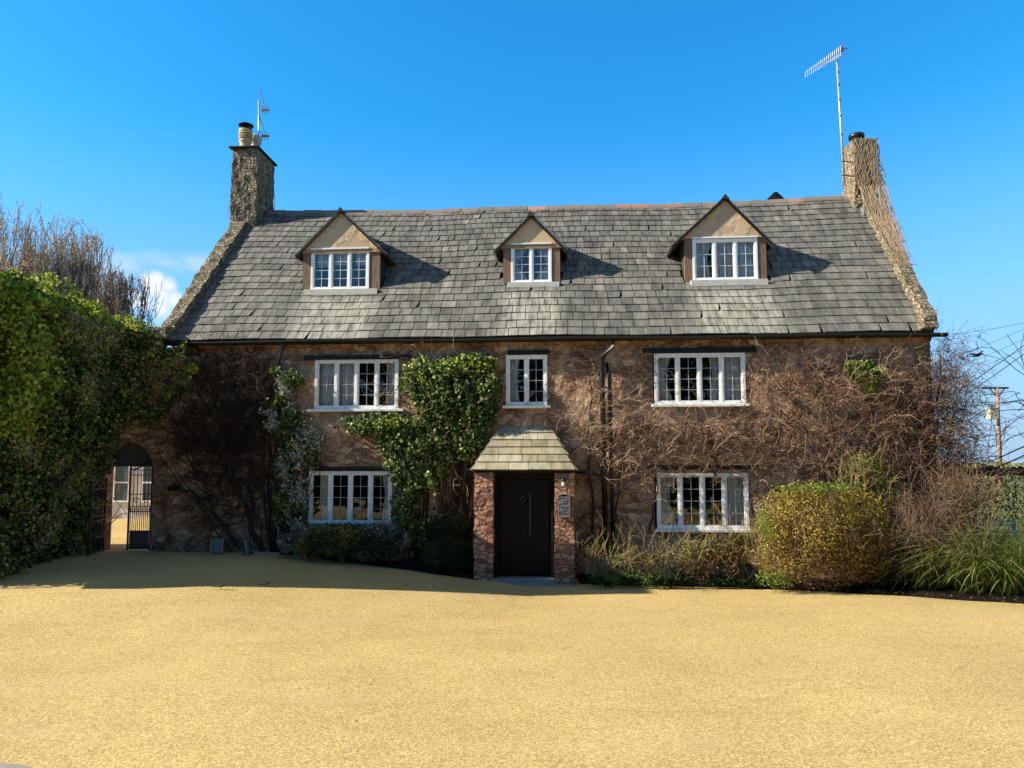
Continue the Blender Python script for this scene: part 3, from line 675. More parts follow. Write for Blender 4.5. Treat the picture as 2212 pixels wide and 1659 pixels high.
DORM[1]['c'] = [(.05, .38, 5, .7), (.62, .95, 5, .7)]
DORM[2]['c'] = [(.04, .3, 4, .2), (.36, .64, 4, .0, .05), (.70, .96, 4, .2)]
for d in DORM: dormer(d)
# flashing sits on the slates: tilt handled by the box being buried in the slope

# chimneys
def _rubble(t):
    v = t.co((1, 1, 1.3)); e = t.vor(12, 'DISTANCE_TO_EDGE', v); s_ = t.n('ShaderNodeSeparateColor'); t.put(s_.inputs[0], t.vor(12, 'F1', v, 'Color'))
    c = t.ramp(s_.outputs[0], [(0, (.22, .17, .115)), (.5, (.36, .285, .19)), (1, (.48, .39, .27))]); c = t.mix(1, c, t.ramp(e, [(0, .18), (.09, 1.)]), 'MULTIPLY')
    return t.pr(c, .95, t.bump(t.m('ADD', t.ramp(e, [(0, 0.), (.14, 1.)]), t.noise(40, 4)), .035, 1), .1)
M_CHIM = material('chimney_rubble', _rubble)
def rough_box(name, a, b, mat, parent, amp=.03, seg=.08, taper=0, seed=40):
    import itertools
    V = []; F = []
    (x0, y0, z0), (x1, y1, z1) = a, b; nx = max(2, int((x1-x0)/seg)); ny = max(2, int((y1-y0)/seg)); nz_ = max(2, int((z1-z0)/seg))
    ring = [(x0+(x1-x0)*i/nx, y0) for i in range(nx)]+[(x1, y0+(y1-y0)*i/ny) for i in range(ny)]+[(x1-(x1-x0)*i/nx, y1) for i in range(nx)]+[(x0, y1-(y1-y0)*i/ny) for i in range(ny)]; n = len(ring); cx, cy = (x0+x1)/2, (y0+y1)/2
    for k in range(nz_+1):
        t = k/nz_; s = 1-taper*t
        for x, y in ring: V.append((cx+(x-cx)*s, cy+(y-cy)*s, z0+(z1-z0)*t))
    F = [(k*n+i, k*n+(i+1) % n, (k+1)*n+(i+1) % n, (k+1)*n+i) for k in range(nz_) for i in range(n)]+[tuple(nz_*n+i for i in range(n))]
    P = np.array(V); P += np.stack([fn(P, 6, seed), fn(P, 6, seed+1), fn(P, 6, seed+2)*.5], 1)*amp; return mesh_obj(name, P, F, mat, parent)
a = fac(497, 480, 3.25); b = fac(556, 320, 3.25); CL = (a[0], b[0], b[1])
ch = rough_box('chimney', (CL[0], 3.25, 7.6), (CL[1], 4.35, CL[2]), M_CHIM, cot, .03, seed=41)
g = MB(); g.box((CL[0]-.07, 3.16, CL[2]+.005), (CL[1]+.06, 4.45, CL[2]+.045)); g.box((CL[0]+.08, 3.25, CL[2]+.046), (CL[1]-.04, 4.35, CL[2]+.085)); g.build('chimney_cap', M_DECK, ch, bevel=.01)
M_POT = simple('buff_clay', (.52, .39, .18), .8, var=.2); M_POTG = simple('grey_clay', (.42, .38, .32), .8)
pc = (fac(530, 315, 3.55)[0], 3.55, CL[2]+.08)
g = MB(); g.lathe(pc, [(.15, 0), (.165, .03), (.15, .05), (.135, .2), (.16, .22), (.16, .25), (.15, .27), (.16, .52), (.17, .54), (.13, .56), (.12, .3)]); pot = g.build('chimney_pot', M_POT, ch, True)
g = MB()
for k in range(4): g.lathe((pc[0], pc[1], pc[2]+.29+k*.06), [(.150, 0), (.175, .02), (.175, .035), (.150, .035)])
g.build('louvre', M_POT, pot, True)
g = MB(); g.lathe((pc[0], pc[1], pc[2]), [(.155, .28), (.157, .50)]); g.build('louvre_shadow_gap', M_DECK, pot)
g = MB(); g.lathe((pc[0], pc[1], pc[2]+.66), [(.19, 0), (.195, .02), (.12, .06), (.02, .075)]); g.lathe((pc[0], pc[1], pc[2]+.53), [(.14, 0), (.165, .03), (.14, .05)])
for t in range(4): g.tube([(pc[0]+.12*math.cos(t*1.57+.5), pc[1]+.12*math.sin(t*1.57+.5), pc[2]+.54), (pc[0]+.13*math.cos(t*1.57+.5), pc[1]+.13*math.sin(t*1.57+.5), pc[2]+.67)], .01, 6)
g.build('cowl', M_BLACK, pot, True)
pc = (fac(551, 315, 4.05)[0], 4.05, CL[2]+.08); g = MB(); g.lathe(pc, [(.15, 0), (.14, .1), (.11, .12), (.16, .2), (.11, .22), (.16, .30), (.11, .32), (.165, .42), (.165, .58), (.14, .62)]); g.build('chimney_pot', M_POTG, ch, True)
a = fac(1840, 430, 3.35); b = fac(1888, 300, 3.35); b2 = fac(1840, 300, 3.35); CR = (a[0]+.02, b[0], b[1])
c2 = rough_box('chimney', (CR[0]+.04, 3.3, 7.8), (CR[1], 4.1, CR[2]), M_CHIM, cot, .035, taper=.06, seed=51)
pc = (fac(1850, 295, 3.6)[0], 3.6, CR[2]-.02)
g = MB(); g.lathe(pc, [(.13, 0), (.12, .16), (.10, .17)]); pt = g.build('chimney_pot', M_POTG, c2, True)
g = MB(); g.lathe((pc[0], pc[1], pc[2]+.13), [(.14, 0), (.18, .01), (.19, .06), (.18, .11), (.15, .125)]); g.build('cowl', M_GUTTER, pt, True)
g = MB(); g.box((CR[0]+.15, 3.1, 8.05), (CR[1]-.1, 3.32, 8.28)); o = g.build('lead_flashing', simple('grey_lead', (.15, .165, .17), .5, var=.3), c2)
# gable lantern peeping over the ridge
a = fac(1675, 418, 6.5); g = MB(); z = a[1]; u = a[0]
g.add([(u-.45, 6.5, z-.45), (u+.45, 6.5, z-.45), (u, 6.5, z), (u-.45, 7.6, z-.45), (u+.45, 7.6, z-.45), (u, 7.6, z)], [(0, 1, 2), (5, 4, 3), (0, 2, 5, 3), (2, 1, 4, 5), (0, 3, 4, 1)]); g.box((u-.3, 6.55, z-2.6), (u+.3, 7.5, z-.44)); rgb = g.build('rear_gable', M_SLATE, cot)
g = MB(); g.bar((u, 6.47, z+.02), (u-.48, 6.47, z-.46), .03, .07); g.bar((u, 6.47, z+.02), (u+.48, 6.47, z-.46), .03, .07); g.build('bargeboard', M_BLACK, rgb)

# porch
pf = -.95; pl0, pl1 = fac(1024, 1100, pf)[0], fac(1065, 1100, pf)[0]; pr0, pr1 = fac(1198, 1100, pf)[0], fac(1241, 1100, pf)[0]; pz = 2.02
def block_wall(name, u0, u1, z0, z1, va, vb, parent, mat, seed):
    return rough_box(name, (u0, va, z0), (u1, vb, z1), mat, parent, .014, .05, 0, seed)
ppl = block_wall('porch', pl0, pl1, -.05, pz, pf, -.03, cot, M_RED, 61); ppl['label'] = 'stone porch with slate lean-to roof and black door'
block_wall('pillar', pr0, pr1, -.05, pz, pf, -.03, ppl, M_RED, 66)
g = MB(); g.box((pl0+.02, pf+.02, pz), (pr1-.02, -.02, pz+.04)); g.build('ceiling', M_BLACK, ppl)
e0, e1 = fac(1018, 1017, pf-.07), fac(1243, 1017, pf-.07); t0, t1 = fac(1082, 922, -.02), fac(1188, 922, -.02); ze_ = 2.06; zt_ = t0[1]
A = Vector((e0[0], pf-.07, ze_)); B = Vector((e1[0], pf-.07, ze_)); Cc = Vector((t1[0], -.02, zt_)); Dd = Vector((t0[0], -.02, zt_)); A2 = Vector((e0[0], 0, ze_)); B2 = Vector((e1[0], 0, ze_))
pr_ = MB(); rg2 = random.Random(3)
def slope(A, B, C_, D_, rows, wmean):
    n = (B-A).cross(D_-A).normalized()
    for r in range(rows):
        t0_, t1_ = r/rows, min(1, (r+1.15)/rows)
        lo0, lo1 = A.lerp(D_, t0_), B.lerp(C_, t0_); hi0, hi1 = A.lerp(D_, t1_), B.lerp(C_, t1_); L = (lo1-lo0).length
        k = max(1, round(L/wmean)); cuts = [0]+sorted(min(.97, max(.03, (i+(.5 if r % 2 else .1)*0+rg2.uniform(-.18, .18)+(.25 if r % 2 else -.2))/k)) for i in range(1, k))+[1]
        for a, b in zip(cuts[:-1], cuts[1:]):
            b2_ = b-.004/L*2
            # keep joints square to the course: project the lower cuts on to the upper edge
            def up(s):
                p = lo0.lerp(lo1, s); d = (hi1-hi0); tt = max(0, min(1, (p-hi0).dot(d)/d.length_squared)) if d.length > .01 else 0
                return hi0.lerp(hi1, tt)
            h = .035+rg2.uniform(0, .008); th = .024
            p0, p1 = lo0.lerp(lo1, a), lo0.lerp(lo1, b2_); p2, p3 = up(b2_), up(a)
            vs = [p0+n*h, p1+n*h, p2+n*.012, p3+n*.012, p0+n*(h-th), p1+n*(h-th), p2, p3]
            pr_.add(vs, [(0, 1, 2, 3), (7, 6, 5, 4), (0, 4, 5, 1), (1, 5, 6, 2), (3, 2, 6, 7), (0, 3, 7, 4)])
slope(A, B, Cc, Dd, 6, .36); slope(A2, A, Dd, Dd+Vector((-.001, .02, 0)), 6, .36); slope(B, B2, Cc+Vector((.001, .02, 0)), Cc, 6, .36)
pr_.build('porch_roof', M_PSLATE, ppl)
g = MB(); g.add([A, B, Cc, Dd, A2, B2], [(0, 1, 2, 3), (4, 0, 3), (1, 5, 2)]); g.build('porch_roof_deck', M_DECK, ppl)
g = MB(); dv = pf+.30; g.box((pl1+.002, dv, .1), (pl1+.09, dv+.1, pz)); g.box((pr0-.09, dv, .1), (pr0-.002, dv+.1, pz)); g.box((pl1+.09, dv, pz-.13), (pr0-.09, dv+.1, pz)); fr = g.build('door_frame', M_DOOR, ppl, bevel=.006)
d0, d1, dz0, dz1 = pl1+.1, pr0-.1, .115, pz-.135
g = MB(); g.box((d0, dv+.04, dz0), (d1, dv+.085, dz1)); dr = g.build('door', M_DOOR, ppl)
g = MB(); w_ = (d1-d0)
for (a, b, c, d) in ((0, .11, 0, 1), (.89, 1, 0, 1), (.11, .89, .93, 1), (.11, .89, 0, .11), (.11, .89, .30, .37), (.46, .54, .37, .93), (.46, .54, .11, .30)):
    g.box((d0+a*w_, dv+.018, dz0+c*(dz1-dz0)), (d0+b*w_, dv+.039, dz0+d*(dz1-dz0)))
g.build('door_rails', M_DOOR, dr, bevel=.005)
def torus(mb, c, r, rr, n=20, ax='v'):
    pts = [(c[0]+r*math.cos(t), c[1], c[2]+r*math.sin(t)) for t in np.linspace(0, 2*math.pi, n+1)]; mb.tube(pts, rr, 6, False)
M_BRONZE = simple('dull_metal', (.10, .10, .11), .4, .8)
g = MB(); kx, kz = fac(1130, 1078, dv); torus(g, (kx, dv-.0, kz), .045, .007); g.lathe((kx, dv+.0, kz+.04), [(.02, 0), (.02, .03)]); g.build('knocker', M_BRONZE, dr, True)
g = MB(); g.box((d0+w_*.60, dv+.012, dz0+.42*(dz1-dz0)), (d0+w_*.615, dv+.0185, dz0+.86*(dz1-dz0))); g.build('door_trim', M_BRONZE, dr)
g = MB(); g.tube([(d1-.05, dv-.03, .98), (d1-.05, dv-.03, 1.10)], .01, 8); g.build('handle', M_BRONZE, dr, True)
g = MB(); g.tube([(pr0-.035, pf+.2, .75), (pr0-.035, pf+.2, 1.75)], .03, 10); g.box((pr0-.075, pf+.14, .12), (pr0-.003, pf+.29, .76)); g.build('porch_post', M_DOOR, ppl); g = MB(); g.box((pl1+.003, pf+.14, .12), (pl1+.07, pf+.29, .5)); g.build('porch_post', M_DOOR, ppl)
g = MB(); g.box((pl1-.25, pf-.12, -.03), (pr1-.02, pf-.001, .032)); g.box((pl1+.003, pf, -.03), (pr0-.003, -.1, .10)); g.build('step', simple('stone_step', (.22, .21, .20), .8, var=.3, bump=.004), ppl, bevel=.008)

# ================================================================== OUTBUILDING, ARCH, GATE
wg = thing('outbuilding', 'stone outbuilding buried in dark green ivy at the left edge, with an arched gateway', 'outbuilding', (-8.7, 13, .3))
g = MB(); g.box((-15, 11.75, -.3), (-8.75, 15.6, 5.0)); g.build('wall', M_WALL, wg)
g = MB(); g.add([(-15.2, 11.7, 4.95), (-8.6, 11.7, 4.95), (-11.8, 11.7, 5.7), (-15.2, 15.7, 4.95), (-8.6, 15.7, 4.95), (-11.8, 15.7, 5.7)], [(0, 1, 2), (5, 4, 3), (1, 4, 5, 2), (0, 2, 5, 3), (0, 3, 4, 1)]); g.build('roof', M_SLATE, wg)
g = MB(); g.box((-9.7, 11.25, 2.0), (-8.8, 12.2, 6.4)); g.box((-9.76, 11.19, 6.4), (-8.74, 12.26, 6.5)); g.build('chimney', M_CHIM, wg, bevel=.02)  # stack added out of frame to cast the shadow tip on the drive
# arched wall between the outbuilding and the cottage
ax0, ax1, azs, azt, Y0a, Y1a = -8.33, -7.33, 2.05, 2.62, 15.18, 15.55
g = MB(); cx = (ax0+ax1)/2; hw = (ax1-ax0)/2; arc = [(cx+hw*math.cos(t), azs+(azt-azs)*math.sin(t)) for t in np.linspace(math.pi, 0, 15)]
top = 4.95
def wtop(x): return 4.75 if x < -7.8 else 4.75
g.box((-8.745, Y0a, -.3), (ax0, Y1a, top)); g.box((ax1, Y0a, -.3), (-6.95, Y1a, 4.55))
V = []; F = []
for i, (x, z) in enumerate(arc):
    V += [(x, Y0a, z), (x, Y0a, top), (x, Y1a, z), (x, Y1a, top)]
    if i: a = 4*(i-1); b = 4*i; F += [(a, b, b+1, a+1), (a+3, b+3, b+2, a+2), (a+1, b+1, b+3, a+3), (a, a+2, b+2, b)]
g.add(V, F); aw = g.build('gateway_wall', M_WALL, wg)
g = MB(); g.box((ax0+.001, Y0a+.2, 2.13), (ax1-.001, Y0a+.26, azt-.01)); g.build('arch_board', simple('grey_board', (.06, .06, .06), .8), wg)
g = MB(); g.add([(-8.6, 15.1, 5.1), (-6.9, 15.1, 4.72), (-6.9, 15.7, 4.78), (-8.6, 15.7, 5.2)], [(0, 1, 2, 3)]); o = g.build('coping', M_SLATE, wg); o.modifiers.new('s', 'SOLIDIFY').thickness = .05
g = MB(); g.box((-8.86, 12.55, .2), (-8.62, 12.98, .62)); g.box((-8.84, 12.6, .62), (-8.64, 12.98, .95)); g.box((-8.86, 12.62, .95), (-8.66, 13.0, 1.3)); g.build('quoin', simple('grey_quoin', (.24, .22, .20), .9, var=.3, sc=5, bump=.01), wg, bevel=.02)

def gate(name, label, p0, p1, z0, z1, shade_panel):
    t = thing(name, label, 'gate', (p0[0], p0[1], z0), group='leaves of the iron gate')
    A = Vector((p0[0], p0[1], 0)); B = Vector((p1[0], p1[1], 0)); W_ = (B-A).length
    def p(s, z): q = A.lerp(B, s/W_); return (q.x, q.y, z)
    H_ = z1-z0; zz = lambda f: z0+H_*f
    g = MB(); g.bar(p(.02, z0), p(.02, z1), .035); g.bar(p(W_-.02, z0), p(W_-.02, zz(.97)), .03)
    for f in (.03, .22, .44, .50, .64, .86, .92): g.bar(p(.02, zz(f)), p(W_-.02, zz(f)), .022, .016)
    fr = g.build('gate_frame', M_IRON, t)
    n = 6
    for i in range(1, n): g = MB(); s = .02+(W_-.04)*i/n; g.tube([p(s, zz(.03)), p(s, zz(.92))], .008, 6); g.build('bar', M_IRON, fr, True)
    for i in range(n): g = MB(); s = .02+(W_-.04)*(i+.5)/n; g.tube([p(s, zz(.03)), p(s, zz(.44))], .007, 6); g.tube([p(s, zz(.44)), p(s, zz(.47)), p(s, zz(.50))], [.008, .015, .001], 6); g.build('dog_bar', M_IRON, fr, True)
    for k, (s0, f0, r0, dr) in enumerate(((.30, .57, .065, 1), (.70, .57, .065, -1), (.30, .97, .08, 1), (.68, .95, .06, -1))):
        g = MB(); pts = []
        for q in np.linspace(0, 4.2*math.pi/1.5, 26): rr = r0*(1-q/11); pts.append(p(max(.03, min(W_-.03, W_*s0+dr*rr*math.cos(q))), zz(f0)+rr*math.sin(q)))
        g.tube(pts, .008, 5); g.build('scroll', M_IRON, fr, True)
    g = MB(); pts = [p(.02+(W_-.04)*q, zz(.92)+.2*(1-q)**1.6+.0) for q in np.linspace(0, 1, 9)]; g.tube(pts, .012, 6); g.build('top_rail', M_IRON, fr, True)
    if shade_panel: g = MB(); g.bar(p(.05, z0+.2), p(W_-.05, z0+.2), .012, .36); g.build('shaded_ground_panel', simple('shaded_ground_grey', (.085, .095, .105), .6), t)  # panel added in the colour of the shaded courtyard ground beyond
    return t
gate('iron_gate', 'black wrought iron gate leaf closed across the arch, with blue grey panel standing in for shaded ground', (-7.36, 15.28), (-7.86, 15.28), .43, 2.2, True)
gate('iron_gate', 'black wrought iron gate leaf standing open against the ivy', (-8.25, 15.15), (-8.12, 14.35), .41, 1.9, False)
nb = thing('neighbouring_house', 'cream rendered house seen through the iron gate', 'house', (-12, 27, 0))
g = MB(); g.box((-20, 24, -.2), (-9, 33, 5.0)); nbw = g.build('wall', simple('cream_render', (.62, .58, .50), .9, var=.08), nb)
for x in (-12.55, -11.65, -10.7, -13.6):
    for z in (1.0, 3.2):
        g = MB(); g.box((x-.22, 23.94, z), (x+.22, 23.99, z+1.2)); w = g.build('window', simple('dark_pane', (.10, .11, .12), .2), nb)
        g = MB(); g.box((x-.27, 23.9, z-.05), (x-.22, 23.98, z+1.25)); g.box((x+.22, 23.9, z-.05), (x+.27, 23.98, z+1.25)); g.box((x-.22, 23.9, z+1.2), (x+.22, 23.98, z+1.25)); g.box((x-.22, 23.9, z-.05), (x+.22, 23.98, z)); g.box((x-.22, 23.9, z+.55), (x+.22, 23.98, z+.6)); g.build('window_frame', M_WHITEC, w)
g = MB(); g.add([(-20.2, 23.8, 4.95), (-8.8, 23.8, 4.95), (-8.8, 30, 6.2), (-20.2, 30, 6.2), (-8.8, 33.2, 4.95), (-20.2, 33.2, 4.95)], [(0, 1, 2, 3), (3, 2, 4, 5)]); g.build('roof', M_SLATE, nb)

# ================================================================== IVY AND CREEPERS
L_IVY = leafmat('ivy_leaf', [(0, (.014, .034, .011)), (.4, (.035, .075, .018)), (.65, (.08, .13, .026)), (.85, (.18, .22, .045)), (1, (.34, .34, .10))], .3)
L_IVYC = leafmat('ivy_leaf_bright', [(0, (.015, .035, .01)), (.35, (.05, .10, .02)), (.7, (.15, .22, .05)), (.9, (.32, .38, .12)), (1, (.5, .52, .25))], .3)
L_IVYY = leafmat('ivy_leaf_yellow_sun_painted', [(0, (.08, .14, .015)), (.5, (.26, .36, .035)), (1, (.58, .60, .08))], .35)  # yellow leaf, also carries the sunlight painted on the big ivy
L_VAR = leafmat('variegated_leaf', [(0, (.06, .08, .05)), (.35, (.20, .23, .17)), (.7, (.45, .47, .38)), (1, (.70, .70, .60))], .15)
L_VARY = leafmat('yellow_variegated_leaf', [(0, (.05, .055, .02)), (.4, (.17, .16, .04)), (.75, (.34, .27, .07)), (1, (.5, .38, .12))], .2)
L_SEED = leafmat('ivy_flower_head', [(0, (.13, .13, .04)), (.5, (.30, .28, .10)), (1, (.52, .46, .22))], .2)
L_DARK = leafmat('box_leaf', [(0, (.008, .018, .006)), (.6, (.018, .04, .011)), (1, (.04, .07, .02))], .15)
L_HEDGE = leafmat('hedge_leaf', [(0, (.02, .03, .012)), (.6, (.05, .07, .02)), (1, (.14, .16, .05))], .25)
L_GOLD = leafmat('golden_leaf', [(0, (.08, .055, .012)), (.35, (.22, .14, .022)), (.65, (.32, .24, .035)), (1, (.40, .37, .06))], .3)
L_GREEN = leafmat('fresh_leaf', [(0, (.05, .10, .015)), (.5, (.14, .22, .03)), (1, (.28, .36, .06))], .3)
L_OLIVE = leafmat('olive_leaf', [(0, (.03, .045, .012)), (.5, (.09, .11, .025)), (1, (.26, .28, .06))], .25)
L_BROWN = leafmat('dead_leaf', [(0, (.10, .045, .025)), (.5, (.22, .11, .05)), (1, (.34, .20, .10))], .2)

L_BROWNB = leafmat('old_litter', [(0, (.03, .018, .010)), (.8, (.10, .06, .03)), (1, (.2, .13, .07))], .0)
def surf_pts(n, f, box):
    a = RNG.uniform(0, 1, (n, 2)); return f(box[0]+(box[1]-box[0])*a[:, 0], box[2]+(box[3]-box[2])*a[:, 1])
iv = thing('ivy', 'huge mass of dark green ivy smothering the outbuilding and hanging over the arch', 'ivy', (-8.4, 13, .35))
def bulge(P, top): return .22+.30*np.clip(fn(P, .9, 71)+.3, 0, 1.3)+.16*fn(P, 3, 72)+.55*sst(top, 1.6, 3.6)
def side(y, z):          # outbuilding side and its swell
    P = np.stack([np.full_like(y, -8.7), y, z], 1); b = bulge(P, z)*RNG.uniform(.55, 1.05, len(y)); rnd = sst(z, 5.6, 4.7)*.9+.1
    P[:, 0] += b*rnd; return P
def topf(x, y): P = np.stack([x, y, np.full_like(x, 5.05)], 1); P[:, 2] += .10+.22*np.clip(fn(P*np.array([1, 1, 0]), .8, 73), -.3, 1)+RNG.uniform(-.1, .1, len(x))+.12*sst(y, 13.6, 12.3)-.45*sst(x, -8.9, -7.6); return P
def front(x, z): P = np.stack([x, np.full_like(x, 11.8), z], 1); P[:, 1] -= .35*bulge(P, z)*RNG.uniform(.5, 1.05, len(x)); return P
def over(x, z):          # over the arch to the cottage corner
    P = np.stack([x, np.full_like(x, 15.15), z], 1); P[:, 1] -= (.25+.35*np.clip(fn(P, 1.1, 74)+.4, 0, 1.2)+.5*sst(x, -7.2, -8.6))*RNG.uniform(.4, 1.05, len(x)); return P
parts = []
p1 = surf_pts(52000, side, (11.75, 15.1, .35, 5.3)); keep = RNG.uniform(size=len(p1)) < .25+.75*sst(p1[:, 2], .9, 2.2); keep &= ~((p1[:, 1] > 14.75) & (p1[:, 2] < 2.0)); parts.append((p1[keep], (1, -.25, .25)))
p2 = surf_pts(14000, topf, (-12.5, -7.7, 11.9, 15.6)); parts.append((p2, (.3, -.3, 1)))
p3 = surf_pts(8000, front, (-13, -8.2, .5, 5.4)); parts.append((p3, (.2, -1, .2)))
p4 = surf_pts(21000, over, (-8.9, -6.55, 2.3, 5.25)); edge = 2.75+.9*sst(p4[:, 0], -7.9, -6.6)+.25*fn(p4, 2, 75); edge = np.where(p4[:, 0] < -8.1, 2.2, edge); tp = 5.1-.45*sst(p4[:, 0], -8.2, -6.8)
p4b = surf_pts(1600, over, (-8.9, -8.36, .45, 2.4)); parts.append((p4b, (.3, -1, .2)))
keep = (p4[:, 2] > edge) & (p4[:, 2] < tp+.15*fn(p4, 3, 70)); parts.append((p4[keep], (.2, -1, .25)))
# the swollen crown at the corner that catches the sun
p5 = ell([(-8.6, 12.25, 4.75, .8, .55, .6), (-8.5, 12.4, 4.1, .75, .55, .8), (-8.45, 12.25, 3.2, .55, .45, .6), (-8.35, 13.15, 5.15, .55, .5, .5), (-8.2, 13.9, 4.95, .55, .6, .42), (-8.7, 12.5, 5.2, .5, .4, .35), (-7.9, 14.8, 4.85, .7, .4, .35), (-9.6, 12.3, 5.1, .9, .5, .45)], 11000, .7, 1.6, 9, -.5); parts.append((p5, (.1, -.7, .5)))
P = np.concatenate([a for a, b in parts]); Bv = np.concatenate([np.broadcast_to(np.array(b, float), a.shape) for a, b in parts])
gap = fn(P, 2.6, 77)+.3*fn(P, 7, 76) > -.30; P, Bv = P[gap], Bv[gap]
sel = fn(P, 1.3, 78)+RNG.normal(size=len(P))*.25
hd = (sel > .18) & (P[:, 1] > 12.2)
P5b = None
lit = ((P[:, 1] < 12.75) & (P[:, 2] > 2.6) | (P[:, 2] > 4.85)) & (RNG.uniform(size=len(P)) < .85) | (RNG.uniform(size=len(P)) < .10)  # brighter leaf colour painted mostly where sun strikes the crown and top
lf = leaves('foliage', P[~hd & ~lit], .062, L_IVY, iv, Bv[~hd & ~lit], 1., .95)
leaves('sun_painted_foliage', P[lit], .066, L_IVYY, iv, Bv[lit], .9, .95)
Ph = P[hd & ~lit]; Ph = np.concatenate([Ph+RNG.normal(size=Ph.shape)*.03 for _ in range(3)])
leaves('flower_heads', Ph, .036, L_SEED, iv, (.4, -1, .4), 1.2, .9)
lines = []
for k in range(90):
    y = RNG.uniform(11.6, 15.0); P_, r_ = walk((-8.68, y, .3), (.1, RNG.normal()*.2, 1), RNG.uniform(1.5, 4), .12, .22, .02, .006); P_[:, 0] = np.clip(P_[:, 0], -8.7, -8.45); P_[:, 1] = np.maximum(P_[:, 1], 12.0); lines.append((P_, r_))
tubes('stems', lines, M_TWIGD, iv)

def hw_(P): return P      # house-frame points are used as they are; the root carries the turn
def facade_ivy(label, blobs, n, size, mat, base, thick=.2, extra=(), stems=0, stem_src=None, thr=-.15, clump=2.6):
    t = thing('climbing_ivy', label, 'ivy', base, True)
    P = ell(facblobs(blobs, thick), n, .35, clump, 13, thr); P[:, 1] = np.minimum(P[:, 1], -.03); leaves('foliage', P, size, mat, t, (0, -1, .2), .95, .95)
    for nm, b2, n2, s2, m2 in extra:
        P = ell(facblobs(b2, thick), n2, .4, clump, 17, thr); P[:, 1] = np.minimum(P[:, 1], -.04); leaves(nm, P, s2, m2, t, (0, -1, .2), 1., .95)
    if stems:
        lines = []
        for k in range(stems):
            x0, y0, x1, y1 = stem_src[k % len(stem_src)]; a = fac(x0+RNG.normal()*8, y0); b = fac(x1+RNG.normal()*25, y1+RNG.normal()*25); n_ = 14; tt = np.linspace(0, 1, n_)[:, None]
            Pp = np.array([[a[0], -.05, a[1]]])*(1-tt)+np.array([[b[0], -.05, b[1]]])*tt; Pp = Pp+np.cumsum(RNG.normal(size=(n_, 3))*[.035, .01, .03], 0)*np.sin(tt*3.14); Pp[:, 1] = np.clip(Pp[:, 1], -.3, -.02); lines.append((Pp, np.linspace(.016, .005, n_)))
        tubes('stems', lines, M_TWIGD, t)
    return t
b0 = fac(880, 1200)
facade_ivy('glossy green ivy climbing the wall between the upper left window and the small middle window',
           [(985, 850, 100, 82), (895, 830, 34, 58), (1050, 830, 40, 60), (820, 918, 95, 30), (900, 955, 85, 55), (985, 950, 70, 55), (870, 1010, 42, 40), (925, 1030, 55, 45), (870, 1090, 28, 60), (1020, 790, 50, 28), (950, 800, 60, 25)], 15000, .058, L_IVYC, (b0[0], 0, .3), .26,
           [('dark_foliage', [(985, 870, 105, 90), (900, 960, 90, 60), (900, 1100, 55, 90)], 9000, .06, L_IVY), ('pale_foliage', [(925, 1020, 32, 24), (850, 1155, 40, 30), (880, 1090, 30, 45), (860, 1190, 35, 22)], 2200, .035, L_VAR), ('yellow_tips', [(1000, 790, 85, 26), (905, 810, 30, 45), (860, 915, 90, 20), (930, 1015, 36, 26)], 1700, .045, L_IVYY)],
           60, [(960, 1230, 980, 850), (900, 1230, 900, 900), (1000, 1240, 1050, 860), (990, 1240, 1010, 950)], .02, 4.2)
facade_ivy('pale variegated ivy climbing the left downpipe', [(622, 835, 32, 30), (600, 895, 40, 45), (655, 945, 52, 42), (630, 1000, 42, 40), (640, 1065, 34, 55), (625, 1120, 36, 40)], 5200, .04, L_VAR, (fac(620, 1200)[0], 0, .4), .2,
           [('dark_foliage', [(620, 900, 40, 70), (640, 1000, 50, 60), (630, 1090, 45, 80)], 5000, .06, L_IVY), ('yellow_tips', [(625, 820, 36, 24), (598, 800, 14, 10)], 700, .05, L_IVYC)], 20, [(600, 1190, 600, 800), (610, 1190, 660, 930)], -.1)
facade_ivy('small tuft of bright green ivy near the top right of the wall', [(1868, 805, 38, 26), (1880, 835, 20, 22), (1845, 790, 18, 12)], 900, .075, L_GREEN, (fac(1870, 850)[0], 0, fac(1870, 850)[1]), .16, [('yellow_tips', [(1915, 800, 18, 6)], 60, .09, L_IVYY)], 4, [(1870, 880, 1870, 800)])
facade_ivy('thin ivy strand with a few yellow leaves beside the big ivy mass', [(415, 795, 14, 12), (395, 815, 20, 14)], 220, .07, L_IVYY, (fac(410, 830)[0], 0, fac(410, 830)[1]), .1)

